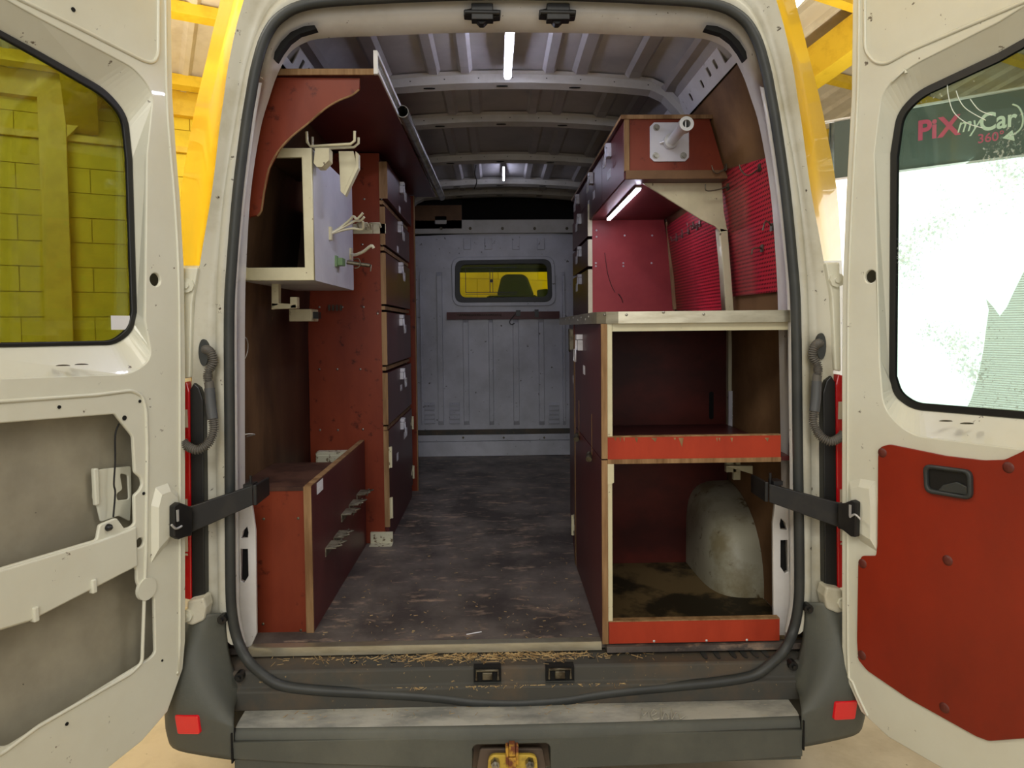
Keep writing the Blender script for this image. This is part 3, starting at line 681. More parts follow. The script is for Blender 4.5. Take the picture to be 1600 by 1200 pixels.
# bulkhead
BY = 5.06; bp = FRONT(BY)
win = rnd(bp.pts([(718, 413), (855, 411), (857, 465), (718, 466)]), .05, 6)
top = [(590, 470), (592, 400), (612, 376), (650, 369), (720, 366), (780, 364), (850, 364), (900, 366), (940, 380), (962, 410), (964, 470)]
o_ = bp.pts(top) + [(bp.uv(964, 470)[0], ZF), (bp.uv(590, 470)[0], ZF)]
bk = plate('bulkhead', bp, o_, M_bulk, van, [win], .012, .0)
wo = rnd(bp.pts([(705, 402), (866, 400), (869, 478), (707, 479)]), .075, 6)
wi = rnd(bp.pts([(718, 413), (855, 411), (857, 465), (718, 466)]), .05, 6)
plate('window_frame', bp, wo, M_bulk, bk, [wi], .018, .005, w=.014)
wr = rnd(bp.pts([(711, 407), (861, 405), (863, 472), (711, 473)]), .06, 6)
plate('window_gasket', bp, wr, M_rubber, bk, [rnd(bp.pts([(719, 414), (854, 412), (856, 464), (719, 465)]), .05, 6)], .01, .003, w=.018)
plate('window_glass', bp, wr, G_bulk, bk, (), .004, 0, w=.004)
mb = MB(); a, b = bp.uv(727, 419), bp.uv(808, 457)
gx = bp.uv(765, 430)[0]
for (u0_, u1_, v0_, v1_) in ((a[0], b[0], a[1], a[1] + .005), (a[0], b[0], b[1], b[1] + .005), (a[0], a[0] + .004, b[1], a[1]), (gx, gx + .005, b[1], a[1]), (gx + .02, gx + .024, b[1], a[1]), (a[0], b[0] + .0, b[1] - .012, b[1] - .009)):
    mb.pbox(bp, u0_, u1_, v0_, v1_, .004, .009)
c = bp.uv(768, 439); mb.prism([bp.at(x, y, .006) for x, y in circ(c[0], c[1], .012)], (0, -.006, 0))
link('window_wire_guard', mb, M_blackm, bk)
for x0_, x1_ in ((656, 660), (682, 694), (723, 734), (763, 772), (801, 812), (841, 851), (878, 884)):
    y0_ = 498 if 700 < x0_ < 870 else 425
    a = bp.uv(x0_, y0_); b = bp.uv(x1_, 664)
    pr = [(a[0], 0), (a[0] + .003, .020), (b[0] - .003, .020), (b[0], 0)]
    link('pressed_rib', MB().loft([[bp.at(x, z, 0) for x, w_ in pr], [bp.at(x, z - .03, w_) for (x, w_) in pr for z in (a[1],)], [bp.at(x, b[1] + .02, w_) for x, w_ in pr], [bp.at(x, b[1], 0) for x, w_ in pr]], sm=False) if False else
         MB().loft([[bp.at(x, a[1], 0) for x, w_ in pr], [bp.at(x, a[1] - .03, w_) for x, w_ in pr], [bp.at(x, b[1] + .03, w_) for x, w_ in pr], [bp.at(x, b[1], 0) for x, w_ in pr]], sm=False), M_bulk, bk)
for cx in (671, 710, 865):
    for r_ in range(5):
        a = bp.uv(cx - 8, 629 + r_ * 7); b = bp.uv(cx + 8, 633 + r_ * 7)
        mb = MB(); mb.prism([bp.at(a[0], a[1], 0), bp.at(a[0] + .004, b[1], 0), bp.at(a[0] + .004, b[1], .018)], (b[0] - a[0], 0, 0))
        mb.pbox(bp, a[0], b[0], b[1] - .011, b[1] - .002, 0, .0015, 1)
        link('louvre', mb, [M_bulk, M_void], bk)
for cx in (730, 763, 806, 845):
    a = bp.uv(cx - 6, 372); b = bp.uv(cx + 6, 390); link('stiffener', MB().pbox(bp, a[0], b[0], b[1], a[1], 0, .012), M_bulk, bk, bevel=.004)
a = bp.uv(650, 672); b = bp.uv(892, 679); link('groove_rail', MB().pbox(bp, -.82, .89, b[1], a[1], 0, .012), M_sill, bk, bevel=.002)
a = bp.uv(650, 680); b = bp.uv(892, 686)
mb = MB().pbox(bp, -.82, .89, ZF, b[1] - .004, 0, .03).pbox(bp, -.82, .89, b[1] - .002, a[1], 0, .022)
link('kick_plate', mb, M_chip if False else M_bulk, bk, bevel=.003)
mb = MB()
for px in (724, 787, 850): u, v = bp.uv(px, 683); mb.prism([bp.at(x, y, .022) for x, y in circ(u, v, .008, 8)], (0, -.004, 0))
tag(link('screws', mb, M_oldsteel, bk), kind='stuff')
mb = MB()
for px in (731, 768, 801, 840): 
    a = bp.uv(px - 5, 484); b = bp.uv(px + 5, 470)
u0_, v0_ = bp.uv(718, 355)[0], bp.uv(718, 366)[1]
# cross member above the bulkhead and the dark gap to the cab shelf
a = bp.uv(650, 345)[1]; b = bp.uv(650, 366)[1]
link('cross_member', MB().pbox(bp, -.60, .70, b, a, -.02, .03), M_bow, van, bevel=.003)
mb = MB()
for px in (690, 735, 785, 835, 885): u, v = bp.uv(px, 358); mb.prism([bp.at(x, y, .031) for x, y in circ(u, v, .011, 8)], (0, -.004, 0))
tag(link('rivets', mb, M_oldsteel, van), kind='stuff')
a = bp.uv(653, 322); b = bp.uv(722, 358)
pm = plate('end_plate', bp, [(-.62, b[1]), (b[0], b[1]), (b[0], a[1] - .0), (-.62, a[1])], M_lin, van, [rect(bp.uv(680, 340)[0], bp.uv(698, 340)[0], bp.uv(680, 351)[1], bp.uv(680, 339)[1])], .01, 0, w=.03)
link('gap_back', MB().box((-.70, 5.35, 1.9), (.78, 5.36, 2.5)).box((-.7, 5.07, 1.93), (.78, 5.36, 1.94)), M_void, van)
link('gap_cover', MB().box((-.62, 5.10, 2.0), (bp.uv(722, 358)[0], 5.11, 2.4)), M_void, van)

# cab beyond the bulkhead
link('cab_floor', MB().box((-.80, 5.08, .70), (.88, 6.9, .74)), M_rubber, van)
link('cab_side', MB().box((-.95, 5.2, .45), (-.92, 7.1, 1.38)), M_white, van); link('cab_side', MB().box((1.0, 5.2, .45), (1.03, 7.1, 1.38)), M_white, van)
link('cab_roof', MB().loft([[Vector((x, 5.0, 2.50)) for x in (-.8, 0, .88)], [Vector((x, 6.0, 2.45)) for x in (-.78, 0, .86)], [Vector((x, 6.6, 2.05)) for x in (-.8, 0, .88)]]), M_white, van)
link('cab_pillar', MB().tube([(-.9, 7.2, 1.38), (-.80, 6.55, 2.05)], .035), M_white, van); link('cab_pillar', MB().tube([(.98, 7.2, 1.38), (.88, 6.55, 2.05)], .035), M_white, van)
link('bonnet', MB().loft([[Vector((x, 7.0, 1.36)) for x in (-.93, 0, 1.01)], [Vector((x, 7.25, 1.25)) for x in (-.9, 0, .98)], [Vector((x, 7.4, .5)) for x in (-.9, 0, .98)]]), M_yellow, van)
link('dashboard', MB().box((-.85, 6.6, 1.0), (.93, 7.0, 1.34)), M_black, van, bevel=.03)
seat = thing('driver_seat', (.10, 5.7, .74), 'dark high-backed cab seat seen through the small bulkhead window', 'seat')
sy = 5.62
pl = FRONT(sy)
ho = rnd(pl.pts([(776, 463), (783, 434), (790, 429), (817, 429), (824, 434), (835, 463)]), .03, 5)
o = plate('headrest', pl, ho, M_seat, seat, (), .10, .02, w=.05)
link('backrest', MB().box((-.08, 5.62, .95), (.34, 5.74, pl.uv(800, 461)[1])), M_seat, seat, bevel=.03)
link('seat_cushion', MB().box((-.10, 5.70, .80), (.36, 6.22, .97)), M_seat, seat, bevel=.04)
link('pedestal', MB().box((-.05, 5.75, .74), (.30, 6.15, .82)), M_black, seat)
pl = FRONT(5.9); mi = plate('grab_box', pl, rnd(pl.pts([(839, 453), (856, 451), (858, 464), (840, 465)]), .015), M_black, van, (), .05, .005)
# wheels
for sx in (-1, 1):
    for yy in (2.95, 6.3):
        x = XC + sx * .80
        wh = link('wheel', MB().pipe((x - .1, yy, .34), (x + .1, yy, .34), .34, .20, 28), M_rubber, van)
        link('rim', MB().tube([(x - .07, yy, .34), (x + .07, yy, .34)], .2, 24), M_steel, wh)
# wheel arch box on the right of the load bay
def arch(s):
    cy, cz = 2.74, ZF; base = .893 if s > 0 else 2 * XC - .90
    loops = []
    K = 10
    for i in range(K + 1):
        ph = math.pi / 2 * i / K; e = .55
        dx = .165 * (math.sin(ph) ** e); r = (math.cos(ph) ** .34) if i < K else 0.0
        row = []
        for j in range(25):
            t = math.pi * j / 24; cc, ss = math.cos(t), math.sin(t)
            row.append(Vector((base - s * dx, cy + .42 * r * (abs(cc) ** .85) * (1 if cc > 0 else -1), cz + .325 * r * ss ** .8 if ss > 0 else cz)))
        loops.append(row)
    return loops
ao = link('wheel_arch', MB().loft(arch(1)), M_arch, van, 'scuffed cream painted wheel arch')
link('wheel_arch', MB().loft(arch(-1)), M_arch, van)
cr = [Vector((.893 - .120, 2.76 - .36 * math.cos(t), ZF + .30 * math.sin(t) )) for t in [R(a) for a in range(8, 100, 6)]]
link('weld_bead', MB().tube(cr, .006, 6), M_arch, ao)

# ------------------------------------------------------------------ rear doors
def rear_door(s):
    A = R(21) if s < 0 else R(25)
    if s < 0: pl = Plane((-.8325, 1.885, 0), (math.sin(A), math.cos(A), 0), (0, 0, 1)); sg = -1
    else: pl = Plane((.926, 1.885, 0), (math.sin(A), -math.cos(A), 0), (0, 0, 1)); sg = 1
    W = .80; N_ = pl.N
    if s < 0:
        rim = [(268,0),(270,150),(276,240),(282,310),(288,420),(290,560),(290,1000),(286,1045),(262,1112),(222,1158),(172,1198)]
        O = pl.pts(rim); lo = O[-1]
        O = [(O[0][0] - .03, 2.46)] + O + [(-.50, lo[1] - .035), (-W, lo[1] - .04), (-W, 2.46)]
        rec = [(-150,-90),(60,28),(212,108),(240,146),(230,240),(227,500),(238,560),(206,584),(-150,596)]
        sl = [(-150,-34),(60,80),(166,140),(199,180),(206,250),(213,488),(206,520),(180,539),(-150,546)]
        gi = [(-145,-22),(60,92),(160,150),(190,182),(197,250),(205,488),(199,512),(176,532),(-145,538)]
        cr_ = [.03, 0, .05, .05, 0, 0, .03, .05, .03]
        h1 = [(-120,671),(180,647),(208,682),(211,738),(221,747),(223,757),(219,766),(210,774),(211,818),(205,823),(195,826),(183,809),(156,820),(152,843),(0,888),(-120,924)]
        h2 = [(-120,1022),(45,972),(180,903),(210,886),(214,890),(214,908),(220,924),(230,931),(241,932),(243,1020),(236,1028),(14,1166),(-120,1168)]
        hc = [(243,437,.0165), (219,848,.012), (120,887,.013)]
    else:
        rim = [(1332,0),(1330,150),(1322,300),(1316,450),(1315,600),(1315,1010),(1322,1060),(1345,1112),(1388,1152),(1462,1195),(1480,1205)]
        O = pl.pts(rim); lo = O[-1]
        O = [(O[0][0] - .0, 2.46)] + O + [(.45, lo[1] - .04), (W, lo[1] - .05), (W, 2.46)]
        rec = [(1760,-90),(1560,35),(1420,105),(1378,142),(1366,240),(1374,560),(1380,640),(1422,680),(1760,722)]
        sl = [(1760,-30),(1560,83),(1434,142),(1402,176),(1392,240),(1390,590),(1398,620),(1426,640),(1760,668)]
        gi = [(1760,-18),(1560,95),(1440,150),(1410,180),(1401,245),(1398,588),(1406,614),(1430,631),(1760,658)]
        cr_ = [.02, 0, .05, .05, 0, 0, .05, .05, .02]
        h1 = h2 = None
        hc = [(1360,432,.0165)]
    REC = rnd(pl.pts(rec), cr_, 5)
    holes = [REC] + ([rnd(pl.pts(h1), .006, 3), rnd(pl.pts(h2), .008, 3)] if h1 else []) + [circ(*pl.uv(a, b), r, 18) for a, b, r in hc]
    sg2 = 1
    door = link('rear_door', plate_mesh(pl, O, holes, .010, .003), M_white, van,
                'open left rear door with bare inner frame' if s < 0 else 'open right rear door lined with a red board')
    wS = -.045
    SL_ = rnd(pl.pts(sl, wS), cr_, 5); GI = rnd(pl.pts(gi, wS), cr_, 5)
    link('window_reveal', MB().loft([[pl.at(a, b, -.003) for a, b in REC], [pl.at(a, b, wS) for a, b in SL_]], closed=True, sm=False), M_white, door)
    plate('window_seal', pl, SL_, M_black, door, [GI], .010, .003, w=wS + .004)
    plate('window_glass', pl, SL_, G_left if s < 0 else G_right, door, (), .004, 0, w=wS - .004)
    # door rim: stepped edge towards the hinge side, and outer skin
    c0 = O[:]
    mb = MB(); n = len(O)
    outl = [pl.at(a, b, -.006) for a, b in O]
    cx = sum(a for a, b in O) / n; cz = sum(b for a, b in O) / n
    def grow(k, w_): return [pl.at(a + (k if a > cx else -k), b + (k if b > cz else -k), w_) for a, b in O]
    mb.loft([grow(0, -.006), grow(.0, -.02), grow(.006, -.024), grow(.006, -.058), grow(.0, -.064)], closed=True, sm=False)
    link('door_edge', mb, M_white_dirty, door)
    mbs = MB(); 
    gl = rnd([(a + 0, b) for a, b in pl.pts(sl, -.06)], cr_, 5)
    plate('outer_skin', pl, O, M_skin, door, [gl], .003, 0, w=-.062)
    # hinge-side bead lines
    bead = [pl.at(a - s * -.0 - (.020 if s < 0 else -.020), b, .0) for a, b in O[1:9]]
    link('edge_bead', MB().tube(crom(bead, 3), .004, 6), M_white, door)
    # raised pressing line along the lower part of the window field and triangular field at the top
    if s < 0:
        tf = [(-60,-160),(245,-160),(247,85),(240,98),(226,96),(120,42),(-60,-45)]
    else:
        tf = [(1352,-160),(1700,-200),(1700,-40),(1420,80),(1385,100),(1368,98),(1352,80)]
    T_ = rnd([(a, min(b, 2.42)) for a, b in pl.pts(tf)], .02, 4)
    link('pressed_line', MB().tube([pl.at(a, b, .0) for a, b in T_], .005, 6, closed=True), M_white, door)
    ledge = [(-150,560),(190,553),(232,560),(238,585),(214,600),(-150,612)] if s < 0 else [(1388,640),(1430,672),(1760,712),(1760,760),(1560,716),(1420,700),(1384,690)]
    if s < 0:
        sb = [(-150,638),(150,617),(205,610),(222,618),(228,640),(230,700),(228,860),(222,1035),(205,1052),(60,1135),(0,1180),(-150,1185)]
        link('pressed_line', MB().tube([pl.at(a, b, 0) for a, b in rnd(pl.pts(sb), .012, 4)], .0045, 6, closed=True), M_white, door)
        cb = [pl.at(*pl.uv(a, b), .0) for a, b in ((-150, 868), (0, 900), (200, 832))]
        # cross bar: thick tray-like member between the two openings
        q = pl.pts([(-120, 926), (0, 890), (152, 845), (196, 829), (211, 822), (213, 884), (180, 901), (45, 970), (-120, 1018)])
        link('cross_bar', plate_mesh(pl, rnd(q, .003, 2), (), .012, .004, w=.006), M_white, door)
        a = pl.uv(195, 828); q = [(a[0] - .56, pl.uv(-100, 921)[1]), a]
        for u, v, dv in ((52, 962, 0), (143, 918, 0)):
            k = pl.uv(u, v); link('clip_tab', MB().pbox(pl, k[0] - .006, k[0] + .006, k[1] - .012, k[1] + .02, -.004, .012), M_white, door, bevel=.003)
        k = pl.uv(228, 920); link('embossed_disc', MB().tube([pl.at(k[0], k[1], -.004), pl.at(k[0], k[1], .005)], .028, 20), M_white, door, bevel=.003)
        q = pl.pts([(1, 680), (1, 600)])
        # lock reinforcement seen inside the door shell
        w2 = -.045
        q = rnd(pl.pts([(146, 738), (158, 733), (205, 728), (206, 770), (204, 815), (186, 806), (158, 816), (152, 790), (146, 780)], w2), .006, 3)
        link('lock_bracket', plate_mesh(pl, q, [rnd(pl.pts([(188, 740), (200, 742), (202, 780), (184, 782), (182, 772), (192, 765)], w2), .006, 3)], .006, .002, w=w2), M_white, door, bevel=0)
        q = rnd(pl.pts([(143, 732), (151, 731), (153, 788), (146, 790)], w2), .004, 3); link('lock_bracket', plate_mesh(pl, q, (), .012, .003, w=w2 + .008), M_white, door)
        wr_ = [pl.at(*pl.uv(a, b, -.02), -.02) for a, b in ((186, 662), (180, 680), (180, 720), (178, 756), (180, 770), (177, 808))]
        link('lock_wire', MB().tube(crom(wr_, 4), .0022, 6), M_blackm, door)
        k = pl.uv(168, 824); link('rubber_stop', MB().dome(pl.at(k[0], k[1], .002), .009, .009, .012, 10, M=pl.M.to_3x3().to_4x4()), M_black, door)
        mb = MB()
        for a, b, r in ((92,636,.004),(218,627,.004),(194,653,.006),(224,771,.004),(229,721,.003),(253,1032,.003),(104,1131,.004),(114,15,.005)): 
            k = pl.uv(a, b); mb.prism([pl.at(x, y, .0005) for x, y in circ(k[0], k[1], r, 10)], N_ * .0015)
        tag(link('screw_holes', mb, M_void, door), kind='stuff')
        for a, b in ((98, 559), (127, 559)):
            k = pl.uv(a, b, .01); mb = MB(); mb.dome(pl.at(k[0], pl.uv(100, 572)[1] + .001, .010), .016, .008, .003, 12); link('drain_plug', mb, M_oldsteel, door)
        k0 = pl.uv(173, 493, wS); k1 = pl.uv(203, 515, wS); link('window_sticker', MB().pbox(pl, k0[0], k1[0], k1[1], k0[1], wS + .000, wS + .001), M_tape, door)
    else:
        rb = [(1374,712),(1378,698),(1392,694),(1480,712),(1540,719),(1572,718),(1600,705),(1640,680),(1700,660),(1700,1140),(1600,1153),(1547,1157),(1528,1150),(1420,1090),(1357,1047),(1343,1030),(1341,1000),(1343,880),(1349,868),(1371,868),(1373,850)]
        board = plate('red_board', pl, rnd(pl.pts(rb), .006, 3), M_doorred, door, (), .006, .0015, w=.006)
        # recessed pull handle
        hq = rnd(pl.pts([(1447, 724), (1523, 734), (1524, 781), (1450, 769)]), .018, 5); hi_ = rnd(pl.pts([(1454, 731), (1516, 739), (1517, 774), (1455, 763)]), .012, 5)
        plate('pull_handle', pl, hq, M_rubber, door, [hi_], .014, .004, w=.016)
        lo_ = [[pl.at(a, b, .012) for a, b in hi_], [pl.at(a * .98 + .02 * hi_[0][0], b, .003) for a, b in hi_]]
        link('handle_cup', MB().add([pl.at(a, b, .0075) for a, b in hi_], [tuple(range(len(hi_)))]), M_black, door)
        q = pl.pts([(1478, 757), (1500, 752), (1516, 760), (1516, 773), (1470, 766)]); link('handle_lip', MB().prism([pl.at(a, b, .008) for a, b in q], N_ * .005), M_rubber, door, bevel=.002)
        for a, b in ((1381, 707), (1578, 730), (1483, 875), (1350, 880), (1349, 1023), (1478, 1105)):
            k = pl.uv(a, b); link('panel_plug', MB().dome(pl.at(k[0], k[1], .006), .0125, .0125, .004, 14, M=pl.M.to_3x3().to_4x4()), M_plug, door)
        for a, b in ((1477, 661), (1510, 665)):
            k = pl.uv(a, b, .015); link('drain_plug', MB().dome(pl.at(k[0], k[1] + .004, .013), .016, .008, .003, 12), M_oldsteel, door)
        fm = [(1700,392),(1600,424),(1586,452),(1573,480),(1562,494),(1552,480),(1541,468),(1545,484),(1540,520),(1537,545),(1530,580),(1525,600),(1517,625),(1510,638),(1600,652),(1700,664)]
        plate('torn_film', pl, pl.pts(fm, wS + .002), M_film, door, (), .0008, 0, w=wS + .002)
        mb = MB()
        for L_ in (((1480,130),(1482,150),(1490,175),(1510,192),(1535,200)), ((1494,142),(1500,158),(1512,172),(1540,188)), ((1516,155),(1530,172),(1550,180))):
            mb.tube(crom([pl.at(*pl.uv(a, b, wS + .001), wS + .001) for a, b in L_], 4), .0011, 5)
        tag(link('glass_scratches', mb, M_wprint, door), kind='stuff')
        k = pl.uv(1406, 118); link('pressed_line', MB().tube([pl.at(k[0] - .02, k[1] - .008, 0), pl.at(k[0] + .014, k[1] + .01, 0), pl.at(k[0] + .016, k[1], 0)], .004, 6), M_white, door)
    # check-strap bump and black bracket with strap
    if s < 0: bq = [(243, 762), (262, 755), (277, 770), (276, 785), (262, 850), (236, 880), (236, 790)]
    else: bq = [(1328, 752), (1345, 748), (1368, 752), (1371, 790), (1371, 862), (1344, 845), (1330, 790)]
    base = [pl.at(a, b, 0) for a, b in pl.pts(bq)]; tipc = sum(base, Vector()) / len(base)
    tp_ = [tipc.lerp(p, .72) + N_ * .014 for p in base]
    mb = MB().loft([base, tp_], closed=True, sm=False).add(tp_, [tuple(range(len(tp_)))]); link('strap_boss', mb, M_white, door)
    if s < 0:
        br = [(264,790),(272,784),(280,787),(292,792),(293,806),(292,836),(282,838),(272,842),(264,838)]; st_ = ((288, 816, 1.875), (395, 774, 1.925)); hgt = .036
    else:
        br = [(1345,784),(1338,780),(1326,785),(1316,786),(1316,822),(1325,828),(1336,837),(1344,838)]; st_ = ((1318, 806, 1.875), (1201, 769, 1.925)); hgt = .034
    bb = [pl.at(a, b, .014) for a, b in pl.pts(br, .014)]
    link('strap_bracket', MB().prism(bb, N_ * .018), M_blackm, door, bevel=.003)
    q = [pl.at(*pl.uv(a, b, .036), .036) for a, b in (((268, 820), (275, 826), (284, 822)) if s < 0 else ((1328, 808), (1336, 804), (1345, 812)))]
    link('spring_clip', MB().tube(crom(q, 4), .003, 6), M_steelL, door)
    q = pl.uv(277 if s < 0 else 1329, 805 if s < 0 else 797, .034); link('spring_clip', MB().pbox(pl, q[0] - .003, q[0] + .003, q[1] - .016, q[1] + .014, .034, .037), M_steelL, door)
    a = P(*st_[0]); b = P(*st_[1]); d = (b - a); dn = Vector((d.x, d.y, 0)).normalized(); nrm = Vector((-dn.y, dn.x, 0)); 
    mb = MB()
    mb.prism([a + Vector((0, 0, -hgt)), b + Vector((0, 0, -hgt * .75)), b + Vector((0, 0, hgt * .75)), a + Vector((0, 0, hgt))], nrm * .012)
    mb.tube([a + Vector((0, 0, -hgt)), a + Vector((0, 0, hgt))], .014, 10)
    e = b + dn * .004 + Vector((0, .0, 0))
    mb.prism([b + Vector((0, 0, -.028)), b + Vector((0, 0, .028)), b + Vector((0, .11, .026)), b + Vector((0, .11, -.026))], Vector((-s * .0, 0, 0)) + dn * .01)
    strap = link('door_strap', mb, M_blackm, van, bevel=.002)
    mb = MB().tube([b + Vector((s * .012 * -1 * -1, .02, .018)), b + Vector((s * .012, .02, .05))], .004, 6).box(tuple(b + Vector((-.006 + s * .02, .0, .018))), tuple(b + Vector((.02 + s * .02, .04, .030))))
    link('strap_pin', mb, M_blackm, strap)
rear_door(-1); rear_door(1)
link('strap_slot', MB().pbox(Plane(P(345, 801, 1.95), (.8, .6, 0), (0, 0, 1)), -.006, .006, -.012, .012, -.001, .001), M_rubber, van) if False else None

# ------------------------------------------------------------------ furniture pieces
def screws(pl, L, parent, m=None, r=.0045, w=0.0):
    mb = MB()
    for a, b in L: mb.dome(pl.at(*pl.uv(a, b, w), w), r, r, .002, 8, M=pl.M.to_3x3().to_4x4())
    return tag(link('screws', mb, m or M_steel, parent), kind='stuff')
def card(pl, u, v, du, dv, parent, w=.0):
    mb = MB().pbox(pl, u, u + du, v, v + dv, w, w + .001); n = max(3, int(abs(du) / .008))
    for i in range(n):
        a = u + du * (.15 + .7 * i / n); mb.pbox(pl, a, a + du * .6 / n, v + dv * .40, v + dv * .40 + dv * random.uniform(.12, .25), w + .001, w + .0015, 1)
    return link('label_card', mb, [M_tape, M_ink], parent)
def latch(pl, u, v, parent, w=0.0, sc=1.0):
    """white draw latch: strike block above, lever body, wire loop below (u,v = top centre)"""
    mb = MB(); k = sc
    mb.pbox(pl, u - .020*k, u + .020*k, v - .016*k, v, w, w + .020*k)
    mb.pbox(pl, u - .024*k, u + .024*k, v - .052*k, v - .018*k, w, w + .016*k)
    L = [(u - .024*k, v - .050*k), (u + .024*k, v - .050*k), (u + .024*k, v - .088*k), (u - .024*k, v - .088*k)]
    mb.tube([pl.at(a, b, w + .024*k) for a, b in L], .0028*k, 6, closed=True)
    mb.tube([pl.at(u, v - .018*k, w + .018*k), pl.at(u, v - .05*k, w + .02*k)], .004*k, 6)
    return link('latch', mb, M_latch, parent)
M_latch = mat('white_latch_paint', srgb(214, 214, 222), .4, col2=srgb(190, 190, 196), scale=20)

# --- left low locker
lk = thing('low_locker', (-.70, 2.55, ZF), 'low red plywood locker with clip row along the left wall, nearest the doors', 'locker')
lx0, lx1, zt_ = -.80, -.566, ZF + .447
link('end_panel', MB().box((P(400, 987, 2.13).x, 2.13, ZF), (lx1 - .022, 2.145, zt_ - .012)), M_red, lk)
link('top', MB().box((lx0, 2.128, zt_ - .012), (lx1 - .022, 2.52, zt_)), M_dusty, lk)
link('front_board', MB().box((lx1 - .018, 2.128, ZF), (lx1, 2.99, zt_ + .002)), M_redshade, lk)
link('board_edge', MB().box((lx1 - .022, 2.122, ZF), (lx1 + .0005, 2.1285, zt_ + .002)).box((lx1 - .020, 2.128, zt_ + .0015), (lx1 + .0005, 2.99, zt_ + .004)), M_ply, lk)
link('base', MB().box((lx0, 2.15, ZF), (lx1 - .03, 2.98, ZF + .015)), M_redshade, lk)
screws(FRONT(2.13), [(412, 811), (466, 810), (411, 975), (470, 985)], lk, M_oldsteel)
pl = FACEL(lx1)
u, v = pl.uv(495, 769); u1_, v1_ = pl.uv(509, 756); card(pl, u, v - .008, .075, .036, lk, .0005)
for px, py in ((508, 858), (521, 841), (533, 805), (545, 790), (557, 774)):
    u, v = pl.uv(px, py)
    mb = MB().pbox(pl, u, u + .085, v, v + .003, 0, .035).pbox(pl, u, u + .085, v - .026, v, 0, .003)
    mb.tube([pl.at(u + .004, v, .006), pl.at(u + .02, v + .006, .05), pl.at(u + .05, v + .002, .035)], .003, 6)
    mb.tube([pl.at(u + .08, v, .006), pl.at(u + .066, v + .006, .055), pl.at(u + .05, v + .002, .035)], .003, 6)
    mb.tube([pl.at(u + .085, v, .03), pl.at(u + .11, v, .03), pl.at(u + .115, v - .03, .02)], .0025, 6)
    link('tool_clip', mb, M_clip, lk)
# chipped cream ledge box behind the locker
cb = MB(); a = P(495, 729, 2.97); b = P(556, 705, 2.97)
cb.box((a.x, 2.955, a.z), (b.x, 3.008, b.z)); cb.box((a.x + .006, 2.951, a.z + .006), (b.x - .006, 2.956, b.z - .012))
o = link('bracket_box', cb, M_chip, None, bevel=.003); tag(o, 'chipped cream metal bracket box behind the low locker, on the red cabinet side', 'box')

# --- left tall drawer cabinet
TY, TYE, tx = 3.01, 3.84, -.466
tc_ = thing('drawer_cabinet', (-.63, 3.4, ZF), 'tall red drawer cabinet with white latches behind the white box on the left', 'cabinet')
link('side_panel', MB().box((-.80, TY, ZF), (tx - .022, TY + .018, 2.222)), M_red, tc_)
link('carcass', MB().box((-.80, TYE - .018, ZF), (tx - .024, TYE, 2.222)).box((-.80, TY + .018, 1.3), (tx - .03, TYE - .018, 1.315)).box((-.80, TY + .018, 2.20), (tx - .03, TYE - .018, 2.222)), M_redshade, tc_)
zs = [2.222, 2.02, 1.826, 1.575, 1.316, 1.06]
pl = FACEL(tx)
lat = [(634, 278), (630, 333), (631, 396), (630, 484), (632, 571), (634, 656)]
for i in range(5):
    za, zb_ = zs[i] - (.016 if i else .03), zs[i + 1]
    d = link('drawer', MB().box((tx - .022, TY + .006, zb_ + .012), (tx + (.012 if i == 0 else 0), TYE - .004, za - .012 + .006)), M_redshade, tc_)
    link('drawer_edge', MB().box((tx - .022, TY - .003, zb_ + .012), (tx + (.012 if i == 0 else 0), TY + .006, za - .006)), M_ply, d)
    u = 3.42; latch(pl, u, za - .01, d, .012 if i == 0 else 0, 1.0)
    if i in (0, 1): card(pl, 3.36, za - .16, .05, .03, d, .012 if i == 0 else 0)
    if i == 4: card(pl, 3.40, za - .12, .06, .03, d)
for i in range(1, 6):
    link('divider', MB().box((tx - .022, TY - .002, zs[i] - .012), (tx - .006, TYE - .01, zs[i] + .004)), M_ply, tc_)
dr = link('door', MB().box((tx - .022, TY + .006, ZF + .07), (tx, TYE - .004, zs[5] - .014)), M_redshade, tc_)
link('door_edge', MB().box((tx - .022, TY - .003, ZF + .07), (tx, TY + .006, zs[5] - .014)), M_ply, dr)
latch(pl, 3.40, zs[5] - .01, dr); card(pl, 3.24, zs[5] - .19, .05, .035, dr); card(pl, 3.50, zs[5] - .13, .06, .035, dr)
def hinge(pl, u, v, parent, w=0, h=.075, side=1):
    mb = MB(); mb.tube([pl.at(u, v - h / 2, w + .006), pl.at(u, v + h / 2, w + .006)], .006, 8)
    mb.prism([pl.at(u, v + h * .35, w + .001), pl.at(u + side * .05, v + h * .1, w + .001), pl.at(u + side * .05, v - h * .1, w + .001), pl.at(u, v - h * .35, w + .001)], pl.N * .003)
    mb.pbox(pl, min(u, u - side * .015), max(u, u - side * .015), v - h / 2, v + h / 2, w, w + .003)
    return link('hinge', mb, M_cream, parent)
for v in (.93, .71): hinge(pl, TY + .012, v, dr, 0, .09)
for v in (.97, .70): hinge(pl, TYE - .02, v, dr, 0, .07, -1)
link('plinth', MB().box((tx - .03, TY + .01, ZF), (tx - .005, TYE - .01, ZF + .07)), M_redshade, tc_)
a = P(579, 832, TY - .01); b = P(614, 849, TY - .01)
link('foot_bracket', MB().box((a.x, TY - .012, ZF + .001), (b.x, TY, a.z)).box((a.x, TY - .05, ZF), (b.x, TY, ZF + .003)), M_chip, tc_)
sp = FRONT(TY)
screws(sp, [(569, 311), (596, 311), (566, 382), (597, 382), (499, 480), (535, 480), (568, 480), (600, 480), (499, 577), (527, 577), (563, 577), (599, 576), (500, 672), (528, 672), (567, 671), (602, 671), (606, 704), (590, 490)], tc_, M_steel, .005)
